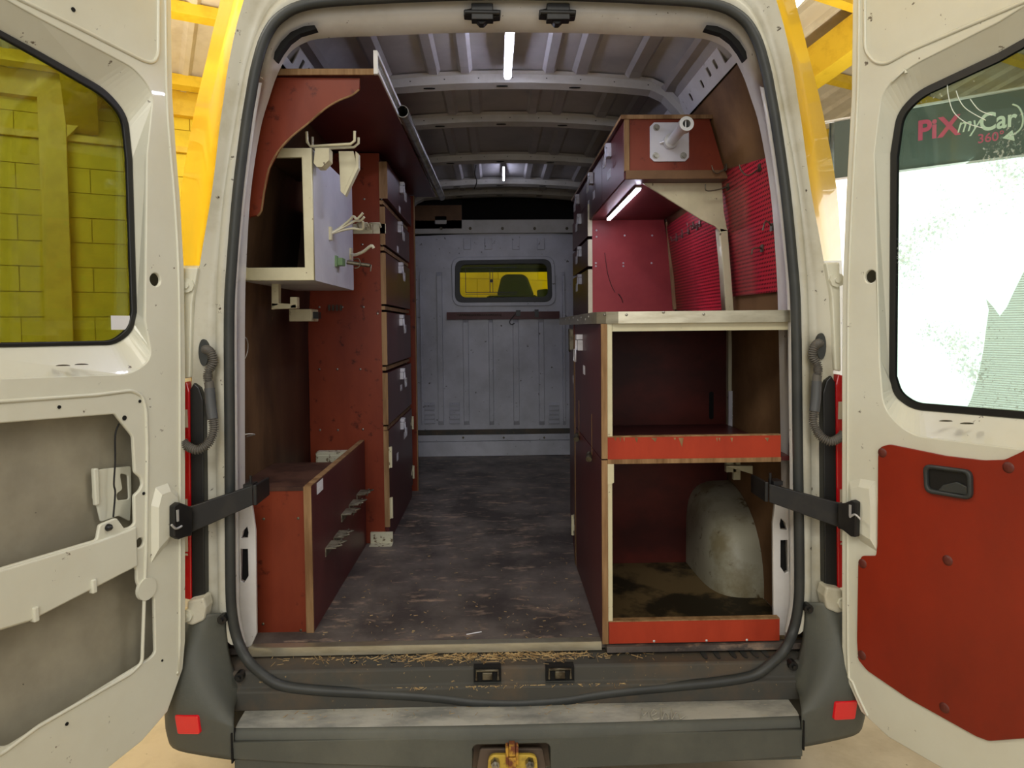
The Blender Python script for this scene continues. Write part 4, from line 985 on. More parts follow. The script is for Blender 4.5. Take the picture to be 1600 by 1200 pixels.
a = sp.uv(552, 350); b = sp.uv(603, 365)
hp = link('hook_plate', MB().pbox(sp, a[0] - .0, b[0] - .055, b[1], a[1], 0, .003).pbox(sp, b[0] - .053, b[0], b[1], a[1], 0, .003), M_cream, tc_)
for cx in (569, 588):
    mb = MB(); c = sp.uv(cx, 355); mb.tube([sp.at(c[0] - .02, c[1] - .008, .003), sp.at(c[0] - .022, c[1] + .01, .04), sp.at(c[0] + .02, c[1] + .012, .04), sp.at(c[0] + .02, c[1], .003)], .004, 6)
    link('hook', mb, M_cream, hp)
mb = MB()
for px in (515, 521, 527, 533):
    c = sp.uv(px, 481); mb.pbox(sp, c[0] - .004, c[0] + .004, c[1] - .012, c[1] + .012, 0, .01)
link('coat_pegs', mb, M_dark, tc_)
# red end board at the far end of the shelf
o = link('end_board', MB().box((-.70, 3.975, ZF), (-.452, 3.99, 2.222)), M_red); tag(o, 'narrow red upright board between the drawer cabinet and the bulkhead, left of the aisle', 'board')
link('board_edge', MB().box((-.456, 3.97, ZF), (-.451, 3.991, 2.222)), M_ply, o)

# --- overhead shelf
sh = thing('overhead_shelf', (-.58, 3.1, 2.225), 'red plywood overhead shelf with curved end bracket along the left roof side', 'shelf')
ZSH = 2.228; xs0, xs1 = wallx(2.24, -1), P(590, 118, 2.10).x
link('shelf_board', MB().box((xs0, 2.106, ZSH), (xs1, 4.05, ZSH + .015)), M_redshade, sh)
link('board_edge', MB().box((xs0 - .02, 2.10, ZSH - .001), (xs1, 2.107, ZSH + .016)), M_ply, sh)
gp = FRONT(2.118)
gq = [(431,121),(562,122),(561,138),(550,147),(530,155),(508,168),(480,192),(455,212),(435,234),(420,262),(412,300),(408,328),(402,336),(392,338),(380,344),(368,344),(368,300),(385,220),(405,160)]
plate('curved_bracket', gp, gp.pts(gq), M_red, sh, (), .015, 0, w=.0)
gq2 = [(561,140),(550,149),(530,157),(508,170),(480,194),(455,214),(435,236),(420,264),(412,302),(408,330),(402,338)]
link('bracket_edge', MB().tube(crom([gp.at(*gp.uv(a - .5, b - 1), -.003) for a, b in gq2], 3), .0035, 6), M_ply, sh)
# wire-mesh guard rail on the shelf edge
rl = FACEL(xs1 - .004)
ya, yb = 2.095, 2.62; zr0, zr1 = ZSH + .002, P(588, 80, 2.09).z
mb = MB().box((xs1 - .008, ya, zr0), (xs1 + .004, yb, zr0 + .012)).box((xs1 - .008, ya, zr1 - .012), (xs1 + .004, yb, zr1)).box((xs1 - .010, ya - .004, zr0 - .004), (xs1 + .002, ya + .008, zr1 + .003)).box((xs1 - .008, yb - .012, zr0), (xs1 + .004, yb, zr1))
link('rail_frame', mb, M_chip if False else M_flange, sh)
mb = MB(); n = int((yb - ya) / .012)
for i in range(n): y = ya + i * .012; mb.box((xs1 - .003, y, zr0 + .01), (xs1 - .001, y + .004, zr1 - .01))
for k in range(1, 6): z = zr0 + (zr1 - zr0) * k / 6; mb.box((xs1 - .0035, ya, z), (xs1 - .001, yb, z + .0022))
m_ = link('wire_mesh', mb, M_steel, sh); tag(m_, kind='stuff')
ta = P(629, 174, 2.50); tb = P(690, 308, 4.30)
o = link('steel_tube', MB().pipe(ta, tb, .0215, .0185, 24), M_steel); tag(o, 'long bare steel tube running along the edge of the overhead shelf', 'tube')

# --- white box on the left with brackets
wb = thing('white_box', (-.69, 2.5, 1.62), 'white metal box with open dark front mounted below the overhead shelf', 'box')
fx1 = P(490, 400, 2.2).x; fx0 = -.80; Ya, Yb = 2.20, 2.81
z1 = P(480, 231, 2.2).z; z0 = P(480, 438, 2.2).z
fpn = FRONT(2.2)
o_ = [(fx0, z0), (fx1, z0), (fx1, z1), (fx0, z1)]
hl = [(fx0 + .01, fpn.uv(420, 418)[1]), (fpn.uv(476, 418)[0], fpn.uv(420, 418)[1]), (fpn.uv(471, 246)[0], fpn.uv(420, 246)[1]), (fx0 + .01, fpn.uv(420, 246)[1])]
plate('front_frame', fpn, o_, M_cream, wb, [hl], .016, .003)
spn = FACEL(fx1)
zc = spn.uv(552, 290)[1]
o_ = [(Ya + .01, z0), (Yb, z0), (Yb, zc), (Yb - .16, z1), (Ya + .01, z1)]
plate('side_panel', spn, rnd(o_, .012, 3), M_boxwhite, wb, (), .004, .001)
link('bottom_panel', MB().box((fx0, Ya + .01, z0), (fx1 - .002, Yb, z0 + .004)), M_boxwhite, wb)
link('top_panel', MB().box((fx0, Ya + .01, z1 - .004), (fx1 - .002, Yb - .16, z1)), M_boxwhite, wb)
link('inner_lining', MB().box((fx0 + .01, Yb - .02, z0 + .006), (fx1 - .006, Yb - .01, z1 - .1)).box((fx1 - .012, Ya + .02, z0 + .006), (fx1 - .006, Yb - .02, z1 - .02)).box((fx0 + .01, Ya + .02, z0 + .005), (fx1 - .01, Yb - .02, z0 + .010)).box((fx0 + .01, Ya + .02, z1 - .012), (fx1 - .01, Yb - .17, z1 - .006)), M_linL, wb)
# cradle on the box
def PP(L, Y): return [P(a, b, Y) for a, b in L]
mb = MB()
mb.tube(PP([(479, 206), (480, 222), (485, 229), (548, 225), (554, 220), (554, 205)], 2.22), .0045, 8)
mb.tube(PP([(488, 214), (488, 228), (492, 233), (553, 230), (560, 224), (560, 215)], 2.32), .0045, 8)
link('cradle', mb, M_cream, wb)
q = [P(a, b, 2.205) for a, b in ((492, 231), (514, 231), (514, 250), (503, 261), (495, 261), (490, 255))]
mb = MB().prism(q, (0, .05, 0)); q = [P(a, b, 2.30) for a, b in ((529, 236), (552, 236), (558, 258), (536, 303), (532, 299))]; mb.prism(q, (0, .006, 0))
q = [P(a, b, 2.296) for a, b in ((555, 236), (560, 240), (560, 262), (539, 306), (536, 302), (556, 258))]; mb.prism(q, (0, .03, 0))
link('cradle_bracket', mb, M_cream, wb, bevel=.001)
# hooks on the side of the box
def hooks(base_px, tips, Y0, m=M_cream, r=.0045):
    mb = MB(); u, v = spn.uv(*base_px)
    mb.pbox(spn, u - .012, u + .012, v - .022, v + .022, 0, .008)
    a = spn.at(u, v, .004)
    for L in tips: mb.tube(crom([a] + [P(x, y, Y) for x, y, Y in L], 4), r, 7)
    return mb
mb = hooks((515, 365), [[(530, 357, 2.46), (545, 345, 2.48), (552, 338, 2.47), (558, 342, 2.46), (567, 333, 2.45)], [(540, 353, 2.48), (555, 345, 2.5), (563, 345, 2.48), (569, 339, 2.47)], [(535, 360, 2.47), (550, 357, 2.5), (566, 358, 2.52), (567, 346, 2.5)]], 2.4)
link('hook', mb, M_cream, wb)
mb = hooks((547, 397), [[(556, 398, 2.69), (568, 393, 2.67), (580, 384, 2.65), (584, 388, 2.65)]], 2.7, M_cream, .006)
link('hook', mb, M_cream, wb)
u, v = spn.uv(525, 409)
mb = MB().pbox(spn, u - .02, u + .012, v - .018, v + .02, 0, .006).pbox(spn, u, u + .05, v - .012, v + .014, .004, .022)
link('green_clip', mb, M_green, wb, 'green spring clip')
a = P(542, 410, 2.5); b = P(578, 415, 2.5)
mb = MB().tube([a, b], .007, 6).tube(crom([P(552, 406, 2.49), P(560, 404, 2.49), P(563, 412, 2.49), P(560, 418, 2.49), P(554, 419, 2.49)], 3), .002, 5).tube([b, P(580, 414, 2.49), P(579, 424, 2.49)], .002, 5)
link('strap_end', mb, M_oldsteel, wb)
# rail and white hook under the box
rb_ = link('support_rail', MB().pbox(Plane((-.79, 2.12, 0), (0, 1, 0), (0, 0, 1)), 0, .74, P(440, 452, 2.8).z - .0, P(440, 438, 2.8).z + .0, 0, .02), M_cream, None)
rb_ = tag(rb_, 'long cream metal rail fixed on the left wall below the white box', 'rail')
mb = MB(); Y = 2.36
mb.prism(PP([(424, 437), (435, 437), (435, 476), (424, 484)], Y), (0, .03, 0)); mb.prism(PP([(424, 473), (463, 475), (463, 482), (424, 483)], Y), (0, .03, 0)); mb.prism(PP([(453, 464), (464, 464), (464, 482), (453, 482)], Y), (0, .03, 0))
mb.prism(PP([(418, 436), (440, 436), (440, 440), (418, 440)], Y), (0, .04, 0))
o = link('hook_bracket', mb, M_cream, None, bevel=.002); tag(o, 'cream square hook bracket hanging under the white box', 'bracket')
a = P(451, 483, 2.62); b = P(487, 502, 2.62)
o = link('junction_box', MB().box((a.x, 2.62, b.z), (b.x, 2.72, a.z)), M_cream, None, bevel=.003); tag(o, 'small cream junction block on the left wall below the hook bracket', 'block')
link('plug', MB().box((b.x, 2.64, b.z + .01), (b.x + .02, 2.68, b.z + .035)), M_black, o)
o = link('wire_ring', MB().tube([Vector((-.785 + .0, 2.2, 0)) + Vector((.004 * math.sin(t), .04 * math.cos(t), P(380, 545, 2.2).z + .036 * math.sin(t))) for t in [R(a) for a in range(0, 360, 20)]], .0016, 6, closed=True), M_steelL, None)
tag(o, 'thin wire ring hanging on the brown left wall panel', 'ring')
q = P(378, 680, 2.15)
o = link('wall_hook', MB().tube(crom([P(374, 681, 2.13), P(388, 678, 2.14), P(398, 679, 2.16), P(386, 682, 2.18)], 3), .002, 6), M_steelL); tag(o, 'small wire hook poking from the left wall above the low locker', 'hook')

# --- right: bench cabinet
bn = thing('bench_cabinet', (.60, 2.38, ZF), 'red plywood bench cabinet with two open bays facing the doors, on the right', 'cabinet')
BYF = 2.0; bx0 = .298; z = lambda py, Y=BYF: P(950, py, Y).z
wx = lambda zz, d=.004: wallx(zz) - d
zA, zB, zC, zD, zE = z(505), z(683), z(718), z(725), z(972)
BYB = 2.69
for nm, za, zb_ in (('door', ZF + .004, zC - .002), ('door', zC + .002, z(506))):
    d = link(nm, MB().box((bx0, BYF + .006, za), (bx0 + .016, 2.67, zb_)), M_redshade, bn)
    link('door_edge', MB().box((bx0, BYF - .002, za), (bx0 + .017, BYF + .006, zb_)), M_ply, d)
    pr = FACER(bx0)
    if za > ZF + .1:
        latch(pr, pr.uv(909, 523)[0], zb_ - .035, d, 0, 1.05); c = pr.uv(913, 585); card(pr, c[0] - .03, c[1], .05, .03, d)
        for px, p0, p1 in ((904.5, 626, 680), (924.5, 647, 710)):
            a = pr.uv(px, p0); b = pr.uv(px, p1); link('scratch', MB().pbox(pr, a[0] - .006, a[0] + .004, b[1], a[1], 0, .0008), M_ply, d)
            link('sliding_bolt', MB().tube([pr.at(b[0] - .01, b[1] + .0, .006), pr.at(b[0] + .02, b[1] - .012, .012)], .010, 8), M_oldsteel, d)
link('corner_post', MB().box((bx0 + .017, BYF, zB), (P(957, 600, BYF).x, BYF + .03, zA)).box((bx0 + .017, BYF, zE), (P(957, 800, BYF).x, BYF + .03, zD)), M_cream, bn, bevel=.002)
a = z(738); mb = MB().prism([(bx0 + .017, BYF - .003, zD), (P(959, 740, BYF).x, BYF - .003, zD), (P(959, 740, BYF).x, BYF - .003, z(754)), (P(953, 757, BYF).x, BYF - .003, z(757)), (bx0 + .017, BYF - .003, z(757))], (0, .004, 0)); link('post_bracket', mb, M_cream, bn)
xr_ = P(1220, 690, BYF).x
link('shelf_rail', MB().box((bx0 + .017, BYF, zC), (xr_, BYF + .015, zB)), M_redR, bn)
link('shelf_edge', MB().box((bx0 + .0175, BYF - .002, zD), (xr_, BYF + .02, zC)).box((bx0 + .0175, BYF - .001, zB - .001), (xr_, BYF + .016, zB + .002)), M_ply, bn)
link('shelf', MB().box((bx0 + .017, BYF + .016, zD), (.885, BYB, zC)), M_redshade, bn)
mb = MB()
for px, h, wd in ((961, 10, 3), (969, 14, 2), (975, 12, 2), (994, 16, 4), (1022, 13, 7), (1064, 30, 6), (1054, 8, 3), (1120, 12, 2), (1124, 11, 2), (1143, 14, 3), (1198, 12, 5)):
    a = FRONT(BYF).uv(px, 684); b = FRONT(BYF).uv(px, 684 + h * .5); mb.prism([Vector((a[0] - wd * .0012, BYF - .001, a[1])), Vector((a[0] + wd * .0012, BYF - .001, a[1])), Vector((a[0] + wd * .0005, BYF - .001, b[1]))], (0, .0015, 0))
tag(link('chipped_edge', mb, M_ply, bn), kind='stuff')
link('bottom_rail', MB().box((bx0 + .019, BYF, ZF + .004), (P(1218, 990, BYF).x, BYF + .015, zE)), M_redR, bn)
link('rail_edge', MB().box((bx0 + .019, BYF - .001, zE), (P(1218, 990, BYF).x, BYF + .022, zE + .003)), M_ply, bn)
screws(FRONT(BYF), [(1022, 1002), (1104, 1001), (1167, 1000)], bn, M_steelL, .004)
link('base_board', MB().box((bx0 + .017, BYF + .015, ZF), (.888, BYB, ZF + .004)), M_bay, bn)
xpb = P(1110 + 28, 600, BYB).x
link('back_panel', MB().box((bx0 + .017, BYB, ZF + .004), (.888, BYB + .012, z(520) + .06)), M_backred, bn)
link('apron', MB().box((P(957, 510, BYF).x, BYF + .004, z(518)), (.89, BYF + .02, zA)), M_cream, bn)
link('rear_apron', MB().box((P(957, 510, BYB).x, BYB - .03, z(508)), (.885, BYB - .003, zA)), M_cream, bn)
xp0, xp1 = P(1138, 600, 2.66).x, P(1150, 600, 2.66).x
link('rear_post', MB().box((xp0, 2.66, zC), (xp1, 2.685, zA)), M_cream, bn)
a = P(1138, 611, 2.655); b = P(1149, 669, 2.655); mb = MB().box((a.x, 2.650, b.z), (b.x, 2.66, a.z))
mb.tube([P(1141, 662, 2.65), P(1141, 662, 2.646)], .005, 8, 1)
mb.tube(crom(PP([(1141, 652), (1145, 648), (1142, 655), (1146, 652)], 2.648), 3), .0012, 4, 1).tube(crom(PP([(1143, 636), (1147, 632), (1144, 627)], 2.648), 3), .0012, 4, 1)
link('white_tag', mb, [M_tape, M_ink], bn)
a = P(1108, 612, BYB - .001); b = P(1115, 655, BYB - .001); mb = MB().prism([Vector((x, BYB - .001, y)) for x, y in rnd([(a.x, b.z), (b.x, b.z), (b.x, a.z), (a.x, a.z)], .008, 4)], (0, .0005, 0)); link('hand_slot', mb, M_void, bn)
mb = MB().prism(PP([(1134, 728), (1176, 728), (1176, 741), (1150, 733)], 2.35), (0, .02, 0)); link('under_bracket', mb, M_cream, bn)
mb = MB().box((P(1135, 728, 2.5).x, 2.5, P(1135, 738, 2.5).z), (P(1150, 728, 2.5).x, 2.52, zD)).box((P(1146, 738, 2.5).x, 2.5, P(1135, 750, 2.5).z), (P(1157, 728, 2.5).x, 2.515, zD))
link('under_bracket', mb, M_cream, bn)

# worktop: continuous board with a metal edge band
wt = thing('worktop', (.6, 2.7, 1.49), 'worktop with scratched metal edge band running over the right bench cabinets', 'worktop')
zT = z(487, 1.985); zU = z(505, 1.985)
pol = [(.306, 3.42), (.283, 2.12), (.292, 2.05), (.330, 1.985), (.895, 1.985), (.895, 3.42)]
pol = [(.306, 3.42), (.283, 2.10), (.290, 2.03), (.312, 1.998), (.345, 1.985), (.893, 1.985), (.893, 3.42)]
link('board', MB().prism([(x + (.003 if x < .34 else 0), y + (.003 if y < 2.0 else 0), zU) for x, y in pol], (0, 0, zT - zU - .001)), M_redshade, wt)
mb = MB()
for i in range(5):
    (xa_, ya_), (xb_, yb_) = pol[i], pol[i + 1]
    nx, ny = (yb_ - ya_), -(xb_ - xa_); l = math.hypot(nx, ny); nx, ny = -nx / l * .002, -ny / l * .002
    mb.add([(xa_ - 0, ya_, zU - .001), (xb_, yb_, zU - .001), (xb_, yb_, zT), (xa_, ya_, zT), (xb_ + .012 * (1 if i < 4 else 0), yb_ + .012 * (1 if i > 1 else 0), zT), (xa_ + .012 * (1 if i < 4 else 0), ya_ + .012 * (1 if i > 1 else 0), zT)], [(0, 1, 2, 3), (3, 2, 4, 5)])
link('edge_band', mb, M_alu, wt)
screws(FRONT(1.983), [(979, 492), (1037, 488), (1100, 491), (945, 492)], wt, M_steel, .004)
pr = FACER(.29); screws(Plane((.306, 3.42, 0), (-.024, -1.29, 0), (0, 0, 1)), [(884, 499), (890, 498), (896, 497), (903, 500), (908, 496), (915, 499), (920, 495)], wt, M_steelL, .004)

# second lower cabinet behind the bench
lc = thing('lower_cabinet', (.6, 3.06, ZF), 'narrow red lower cabinet behind the bench cabinet, under the worktop', 'cabinet')
mb = MB().prism([(.298, 2.715, ZF), (.352, 3.40, ZF), (.885, 3.40, ZF), (.885, 2.715, ZF)], (0, 0, zU - ZF - .002)); link('carcass', mb, M_redshade, lc)
link('panel_edge', MB().box((.2975, 2.674, ZF + .002), (.315, 2.713, zU - .04)), M_ply, lc)
cpn = Plane((.298, 2.715, 0), (-.054, -.655, 0), (0, 0, 1))
mb = MB(); u, v = cpn.uv(893, 517); 
mb.tube([cpn.at(-.22, zU - .02, .012), cpn.at(-.22, zU - .11, .012), cpn.at(-.15, zU - .11, .012), cpn.at(-.15, zU - .02, .012)], .004, 6, closed=True).pbox(cpn, -.20, -.17, zU - .10, zU - .03, 0, .016)
link('latch', mb, M_oldsteel, lc)
link('latch', MB().pbox(cpn, -.10, -.05, zU - .10, zU - .02, 0, .014), M_oldsteel, lc)
hinge(cpn, -.08, P(890, 820, 2.8).z, lc, 0, .08)
card(cpn, -.12, P(892, 597, 2.85).z, .05, .03, lc)

# mid tower
MY = 3.44; mx_ = .472
tw = thing('tower_cabinet', (.68, 3.78, ZF), 'red tower of drawers behind the worktop on the right, below the overhead cabinet', 'cabinet')
zt2 = EYE + .525
ep = FRONT(MY)
link('end_panel', MB().prism([(mx_, MY, ZF), (wallx(1.0) - .006, MY, ZF), (wallx(1.45) - .006, MY, 1.45), (wallx(1.75) - .006, MY, 1.75), (wallx(zt2) - .006, MY, zt2), (mx_, MY, zt2)], (0, .016, 0)), M_redpanel, tw)
link('side_cleat', MB().prism([ep.at(*ep.uv(a, b), .016) for a, b in ((1040, 348), (1047, 344), (1058, 483), (1051, 484))], (0, .015, 0)), M_ply, tw)
screws(ep, [(932, 360), (932, 370), (976, 368), (1019, 368), (931, 411), (974, 411), (1018, 411), (931, 416), (974, 416)], tw, M_steelL, .005)
mb = MB().tube(crom([ep.at(*ep.uv(a, b), .0005) for a, b in ((945, 395), (949, 425), (955, 445), (961, 457))], 4), .002, 5).tube(crom([ep.at(*ep.uv(a, b), .0005) for a, b in ((966, 459), (971, 466), (973, 473))], 4), .003, 5)
link('scuff_mark', mb, M_redshade, tw)
pr = FACER(mx_ - .022)
bd = [EYE + .60, EYE + .43, EYE + .285, EYE + .04]
for i in range(3):
    d = link('drawer', MB().box((mx_ - .022, MY + .004, bd[i + 1] + .008), (mx_, 4.12, bd[i] - .008)), M_redshade, tw)
    link('drawer_edge', MB().box((mx_ - .022, MY - .003, bd[i + 1] + .008), (mx_ - .001, MY + .004, bd[i] - .008)), M_cream, d)
    latch(pr, -3.72, bd[i] - .012, d)
link('drawer', MB().box((mx_ - .022, MY + .004, ZF + .02), (mx_, 4.12, bd[3] - .008)), M_redshade, tw)
link('carcass', MB().box((mx_, 4.104, ZF), (.86, 4.12, zt2)), M_redshade, tw)

# overhead cabinet right
UY, UYE, ux = 2.5, 4.12, .457
uc = thing('overhead_cabinet', (.62, 3.3, EYE + .52), 'red plywood overhead cabinet with a steel socket plate on its end, right side', 'cabinet')
zu0, zu1 = P(1000, 281, UY).z, P(1000, 181, UY).z
wxx = lambda zz: wallx(zz) - .008
link('end_panel', MB().prism([(ux + .02, UY, zu0 + .03), (wxx(zu0 + .03), UY, zu0 + .03), (wxx(zu1), UY, zu1 - .012), (ux + .02, UY, zu1 - .012)], (0, .015, 0)), M_red, uc)
link('bottom_board', MB().prism([(ux + .004, UY - .006, zu0), (wxx(zu0), UY - .006, zu0), (wxx(zu0 + .03), UY - .006, zu0 + .03), (ux + .004, UY - .006, zu0 + .03)], (0, UYE - UY, 0)), M_redshade, uc)
link('board_edge', MB().prism([(ux + .004, UY - .010, zu0 + .001), (wxx(zu0), UY - .010, zu0 + .001), (wxx(zu0 + .03), UY - .010, zu0 + .031), (ux + .004, UY - .010, zu0 + .031)], (0, .004, 0)), M_lin, uc)
link('top_board', MB().box((ux - .012, UY - .006, zu1 - .012), (wxx(zu1) + .01, UYE, zu1)), M_redshade, uc)
link('board_edge', MB().box((ux - .013, UY - .010, zu1 - .013), (wxx(zu1) + .01, UY - .006, zu1 + .001)).box((ux - .0135, UY - .01, zu1 - .012), (ux - .012, UYE, zu1)), M_ply, uc)
pr = FACER(ux)
ds = [(UY, 3.02), (3.02, 3.56), (3.56, UYE)]
for i, (a, b) in enumerate(ds):
    zlo = zu0 if i < 2 else EYE + .60
    d = link('door', MB().box((ux, a + .006, zlo + .003), (ux + .018, b - .002, zu1 - .014)), M_redshade, uc)
    if i == 0: link('door_edge', MB().box((ux, UY - .004, zu0 + .03), (ux + .018, UY + .006, zu1 - .013)), M_ply, d)
    latch(pr, -(a + .30), zu1 - .022, d, 0, 1.0)
    if i < 2: card(pr, -(a + .38 - .10 * i), zu1 - .15, .09 - .03 * i, .035, d)
    if i == 1: card(pr, -(a + .46), zu1 - .155, .04, .03, d)
link('back_end', MB().box((ux + .02, UYE - .016, zu0), (.80, UYE, zu1)), M_redshade, uc)
# socket plate and pipe
sp = FRONT(UY); pq = sp.pts([(1015, 192), (1076, 192), (1076, 253), (1015, 253)])
cut = .014; (a0_, b0_), (a1_, b1_) = (pq[0][0], pq[3][1]), (pq[1][0], pq[0][1])
oc = [(a0_ + cut, b0_), (a1_ - cut, b0_), (a1_, b0_ + cut), (a1_, b1_ - cut), (a1_ - cut, b1_), (a0_ + cut, b1_), (a0_, b1_ - cut), (a0_, b0_ + cut)]
skt = plate('socket_plate', sp, oc, M_boxwhite, uc, (), .005, .001, w=.006)
pa = P(1047, 222, UY - .006); pb = P(1073, 193, 2.30)
mb = MB().pipe(pa, pb, .017, .013, 20); dd = (pb - pa).normalized(); mb.pipe(pb - dd * .03, pb, .024, .017, 20).pipe(pa, pa + dd * .02, .026, .016, 20)
mb.tube([pa + Vector((-.035, 0, -.004)), pa + Vector((-.018, -.012, 0))], .006, 8).tube([pb - dd * .012 + Vector((0, 0, -.02)), pb - dd * .012 + Vector((0, 0, .02))], .0025, 6)
link('socket_pipe', mb, M_steelL, uc)
for a, b in ((1025, 200), (1024, 244), (1067, 244), (1067, 200)):
    k = sp.uv(a, b); link('bolt', MB().tube([sp.at(k[0], k[1], .006), sp.at(k[0], k[1], .008)], .012, 14).tube([sp.at(k[0], k[1], .008), sp.at(k[0], k[1], .015)], .008, 6), M_steel, uc)

# gusset post right
gs = thing('gusset_post', (.84, 2.6, 1.52), 'cream steel post with triangular gusset carrying the overhead cabinet', 'post')
gp = FRONT(2.56)
q = gp.pts([(1002, 285), (1128, 284), (1131, 330), (1137, 361), (1126, 363), (1118, 354), (1095, 343)])
plate('gusset', gp, rnd(q, .004, 3), M_cream, gs, (), .008, .002)
q = gp.pts([(1124, 356), (1137, 358), (1142, 420), (1147, 488), (1134, 488), (1130, 420)])
plate('post', gp, q, M_cream, gs, (), .05, .003)

# pegboards following the wall
def peg(y0, y1, pz0, pz1, lab):
    L = []; n = 12
    rows = []
    for (y, (a, b)) in ((y0, pz0), (y1, pz1)):
        rows.append([Vector((wallx(a + (b - a) * i / n) - .007, y, a + (b - a) * i / n)) for i in range(n + 1)])
    back = [[p + Vector((.003, 0, 0)) for p in r] for r in rows]
    o = link('pegboard', MB().loft([back[0], rows[0], rows[1], back[1]]), M_peg); tag(o, lab, 'pegboard', 'red perforated panels on the right wall'); return o
def ywall(px, x=.88): return x * F_PX / (px - 776)
za0 = z(468, 2.2); 
p1 = peg(2.12, 2.60, (P(1223, 455, 2.15).z, P(1215, 242, 2.12).z - .005), (P(1150, 463, 2.57).z, EYE + .56), 'near red perforated panel on the right wall, beside the door frame')
p2 = peg(2.66, 3.42, (1.54, EYE + .50), (1.545, EYE + .48), 'far red perforated panel on the right wall, behind the cream post')
# hooks on the pegboards
def peghook(px, py, Y, L, lab):
    v = P(px, py, Y); v.x = wallx(v.z) - .008
    mb = MB().box((v.x - .004, v.y - .010, v.z - .012), (v.x, v.y + .010, v.z + .012)); mb.tube(crom([v] + [v + Vector(q) for q in L], 3), .0022, 6)
    o = link('peg_hook', mb, M_oldsteel); tag(o, lab, 'hook'); return o
peghook(1158, 262, 2.48, [(-.03, 0, -.02), (-.045, -.005, -.012), (-.05, 0, .008)], 'wire hook high on the near red panel, right of the other two')
peghook(1137, 292, 2.50, [(-.05, 0, -.012), (-.08, 0, -.012), (-.082, 0, .01)], 'long wire hook at the far top corner of the near red panel')
peghook(1197, 262, 2.2, [(-.03, .02, -.02), (-.045, .04, .0), (-.05, .045, .02)], 'curved wire hook near the top of the near red panel, close to the door frame')
peghook(1198, 388, 2.27, [(-.03, 0, -.0), (-.035, 0, -.02)], 'short black hook in the middle of the near red panel')
peghook(1212, 355, 2.17, [(-.02, 0, .02), (-.03, 0, -.01)], 'dark bracket hook at the door edge of the near red panel')
HL = ['leftmost', 'second from left', 'third from left', 'third from right', 'second from right', 'rightmost']
for i, (px, py) in enumerate(((1066, 373), (1075, 368), (1085, 362), (1094, 352), (1099, 355), (1104, 350))):
    Y = ywall(px, .86); v = P(px, py, Y); v.x = wallx(v.z) - .008
    mb = MB().box((v.x - .004, v.y - .012, v.z - .012), (v.x, v.y + .012, v.z + .014)).tube([v, v + Vector((-.025, 0, -.01)), v + Vector((-.03, 0, .01))], .003, 6)
    o = link('peg_hook', mb, M_steel); tag(o, HL[i] + ' small steel hook of the row on the far red panel', 'hook', 'hook row on the far red panel')

# LED bars
def led(name, a, b, r, lab, m):
    t = thing(name, (a + b) / 2, lab, 'light'); d = (b - a); n = 9; dn = d.normalized()
    sd = dn.cross(Vector((0, 0, 1))).normalized() * r
    mb = MB().prism([a - sd * 1.6, a + sd * 1.6, b + sd * 1.6, b - sd * 1.6], (0, 0, .006)); link('mounting_strip', mb, M_flange, t)
    mb = MB().prism([a - sd, a + sd, b + sd, b - sd], (0, 0, -.006)); link('led_strip', mb, m, t); return t
a = P(797, 44, 2.30); b = P(794, 119, 2.73); b = P(794, 119, 2.66)
a.z = roofz(a.x) - .018; b.z = a.z - .004
led('roof_led_bar', P(797, 46, 2.15), P(793, 121, 2.66), .009, 'bright white LED bar on the van roof, just inside the doors', M_led)
a = P(998, 288, 2.60); b = P(951, 336, 3.34); a.z = b.z = zu0 - .010
led('bench_led_bar', a, b, .007, 'white LED bar under the right overhead cabinet', M_led2)
q = P(787, 262, 4.1); led('far_led_bar', P(787, 261, 4.25), P(787, 281, 4.5), .004, 'tiny white LED at the far end of the van roof', M_led)
o = link('hanging_cable', MB().tube(crom([P(744, 258, 4.0), P(742, 272, 4.02), P(745, 284, 4.03), P(741, 295, 4.0)], 4), .003, 6), M_black); tag(o, 'short black cable dangling from the far roof bow', 'cable')

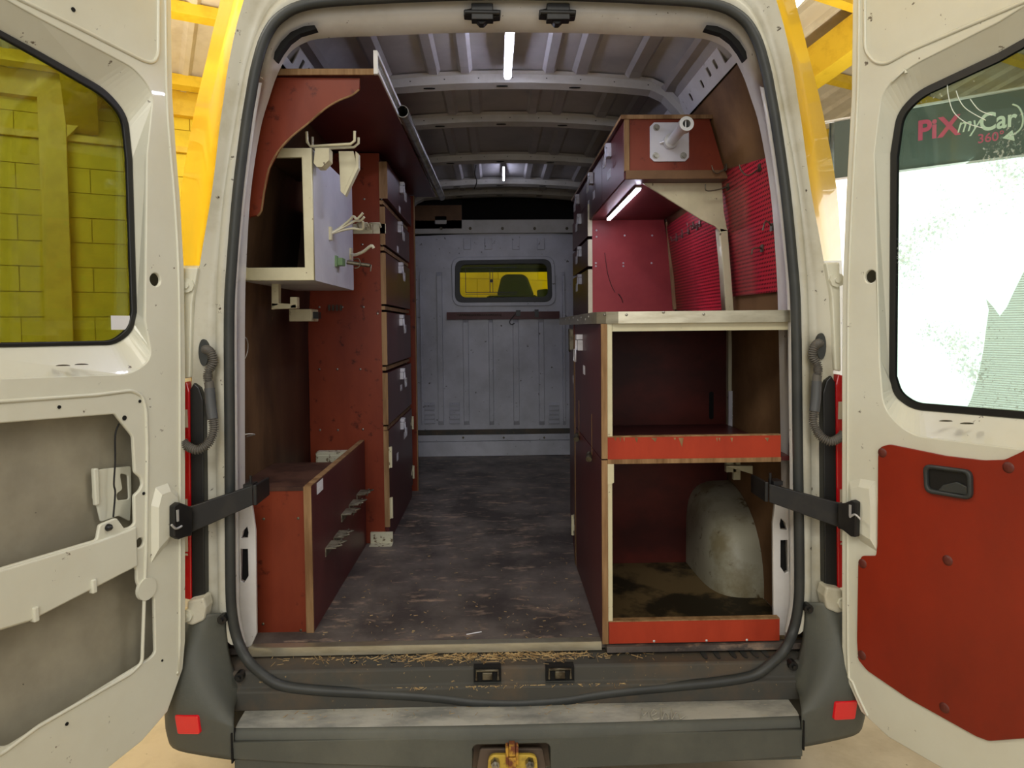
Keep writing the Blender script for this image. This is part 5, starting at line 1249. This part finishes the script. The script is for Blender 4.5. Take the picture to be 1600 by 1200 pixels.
# red rail on the bulkhead with a hook and spring
a = bp.uv(698, 488, .02); b = bp.uv(874, 498, .02)
rr = link('spring_rail', MB().pbox(bp, a[0], b[0] - .0, b[1], a[1], .009, .03), M_redshade, None); tag(rr, 'dark red wooden rail across the bulkhead below its window', 'rail')
mb = MB(); c = []
for i in range(160):
    t = i / 159; px = 714 + 70 * t; q = bp.uv(px, 492, .03); an = i * .9; c.append(bp.at(q[0], q[1] + .008 * math.sin(an), .038 + .008 * math.cos(an)))
mb.tube(c, .0015, 4); link('spring', mb, M_oldsteel, rr)
mb = MB().tube(crom([bp.at(*bp.uv(a, b, .04), .04) for a, b in ((806, 490), (800, 497), (796, 503), (799, 507), (804, 505))], 3), .003, 6).pbox(bp, bp.uv(806, 490)[0], bp.uv(813, 490)[0], bp.uv(806, 494)[1], bp.uv(806, 485)[1], .03, .045)
link('hook', mb, M_black, rr)
link('rail_clip', MB().pbox(bp, bp.uv(835, 490)[0], bp.uv(841, 490)[0], bp.uv(806, 496)[1], bp.uv(806, 484)[1], .03, .045), M_black, rr)

# straw litter on the sill and floor
mb = MB()
def sliver(c, L, wd, an, tilt=.1):
    d = Vector((math.cos(an), math.sin(an), tilt)) * L; n = Vector((-math.sin(an), math.cos(an), 0)) * wd
    mb.add([c - n, c + n, c + d + n, c + d - n, c + Vector((0, 0, wd * 1.5)), c + d + Vector((0, 0, wd * 1.5))], [(0, 3, 5, 4), (1, 4, 5, 2), (0, 1, 2, 3)])
for i in range(650):
    x = random.gauss(-.03, .18) if random.random() < .75 else random.uniform(-.66, .45)
    if not -.68 < x < .6: continue
    y = 2.012 - abs(random.gauss(0, .022)); y = max(y, 1.95)
    sliver(Vector((x, y, ZS + .001)), random.uniform(.003, .022) if random.random() < .9 else .05, random.uniform(.0004, .0012), random.uniform(0, 6.28), random.uniform(0, .25))
for i in range(170):
    x = random.uniform(-.55, .27); y = 2.05 + abs(random.gauss(0, .35))
    sliver(Vector((x, y, ZF + .0005)), random.uniform(.003, .014), random.uniform(.0004, .0011), random.uniform(0, 6.28), .02)
for i in range(120):
    x = random.uniform(-.3, .35); sliver(Vector((x, 1.926, .4845)), random.uniform(.004, .02), .0008, random.uniform(0, 6.28), .02)
for i in range(60):
    x = random.uniform(-.6, .3); sliver(Vector((x, random.uniform(1.87, 1.93), .4315)), random.uniform(.004, .02), .0006, random.uniform(0, 6.28), .02)
o = link('straw_litter', mb, M_straw); tag(o, 'dry straw and wood crumbs scattered on the rear sill and floor', 'litter', kind='stuff')
q = P(729, 996, 2.09); o = link('cable_tie', MB().tube([Vector((q.x, 2.085, ZF + .002)), Vector((q.x + .045, 2.10, ZF + .003))], .0018, 6), M_tape); tag(o, 'short white stick lying on the floor by the rear edge strip', 'stick')
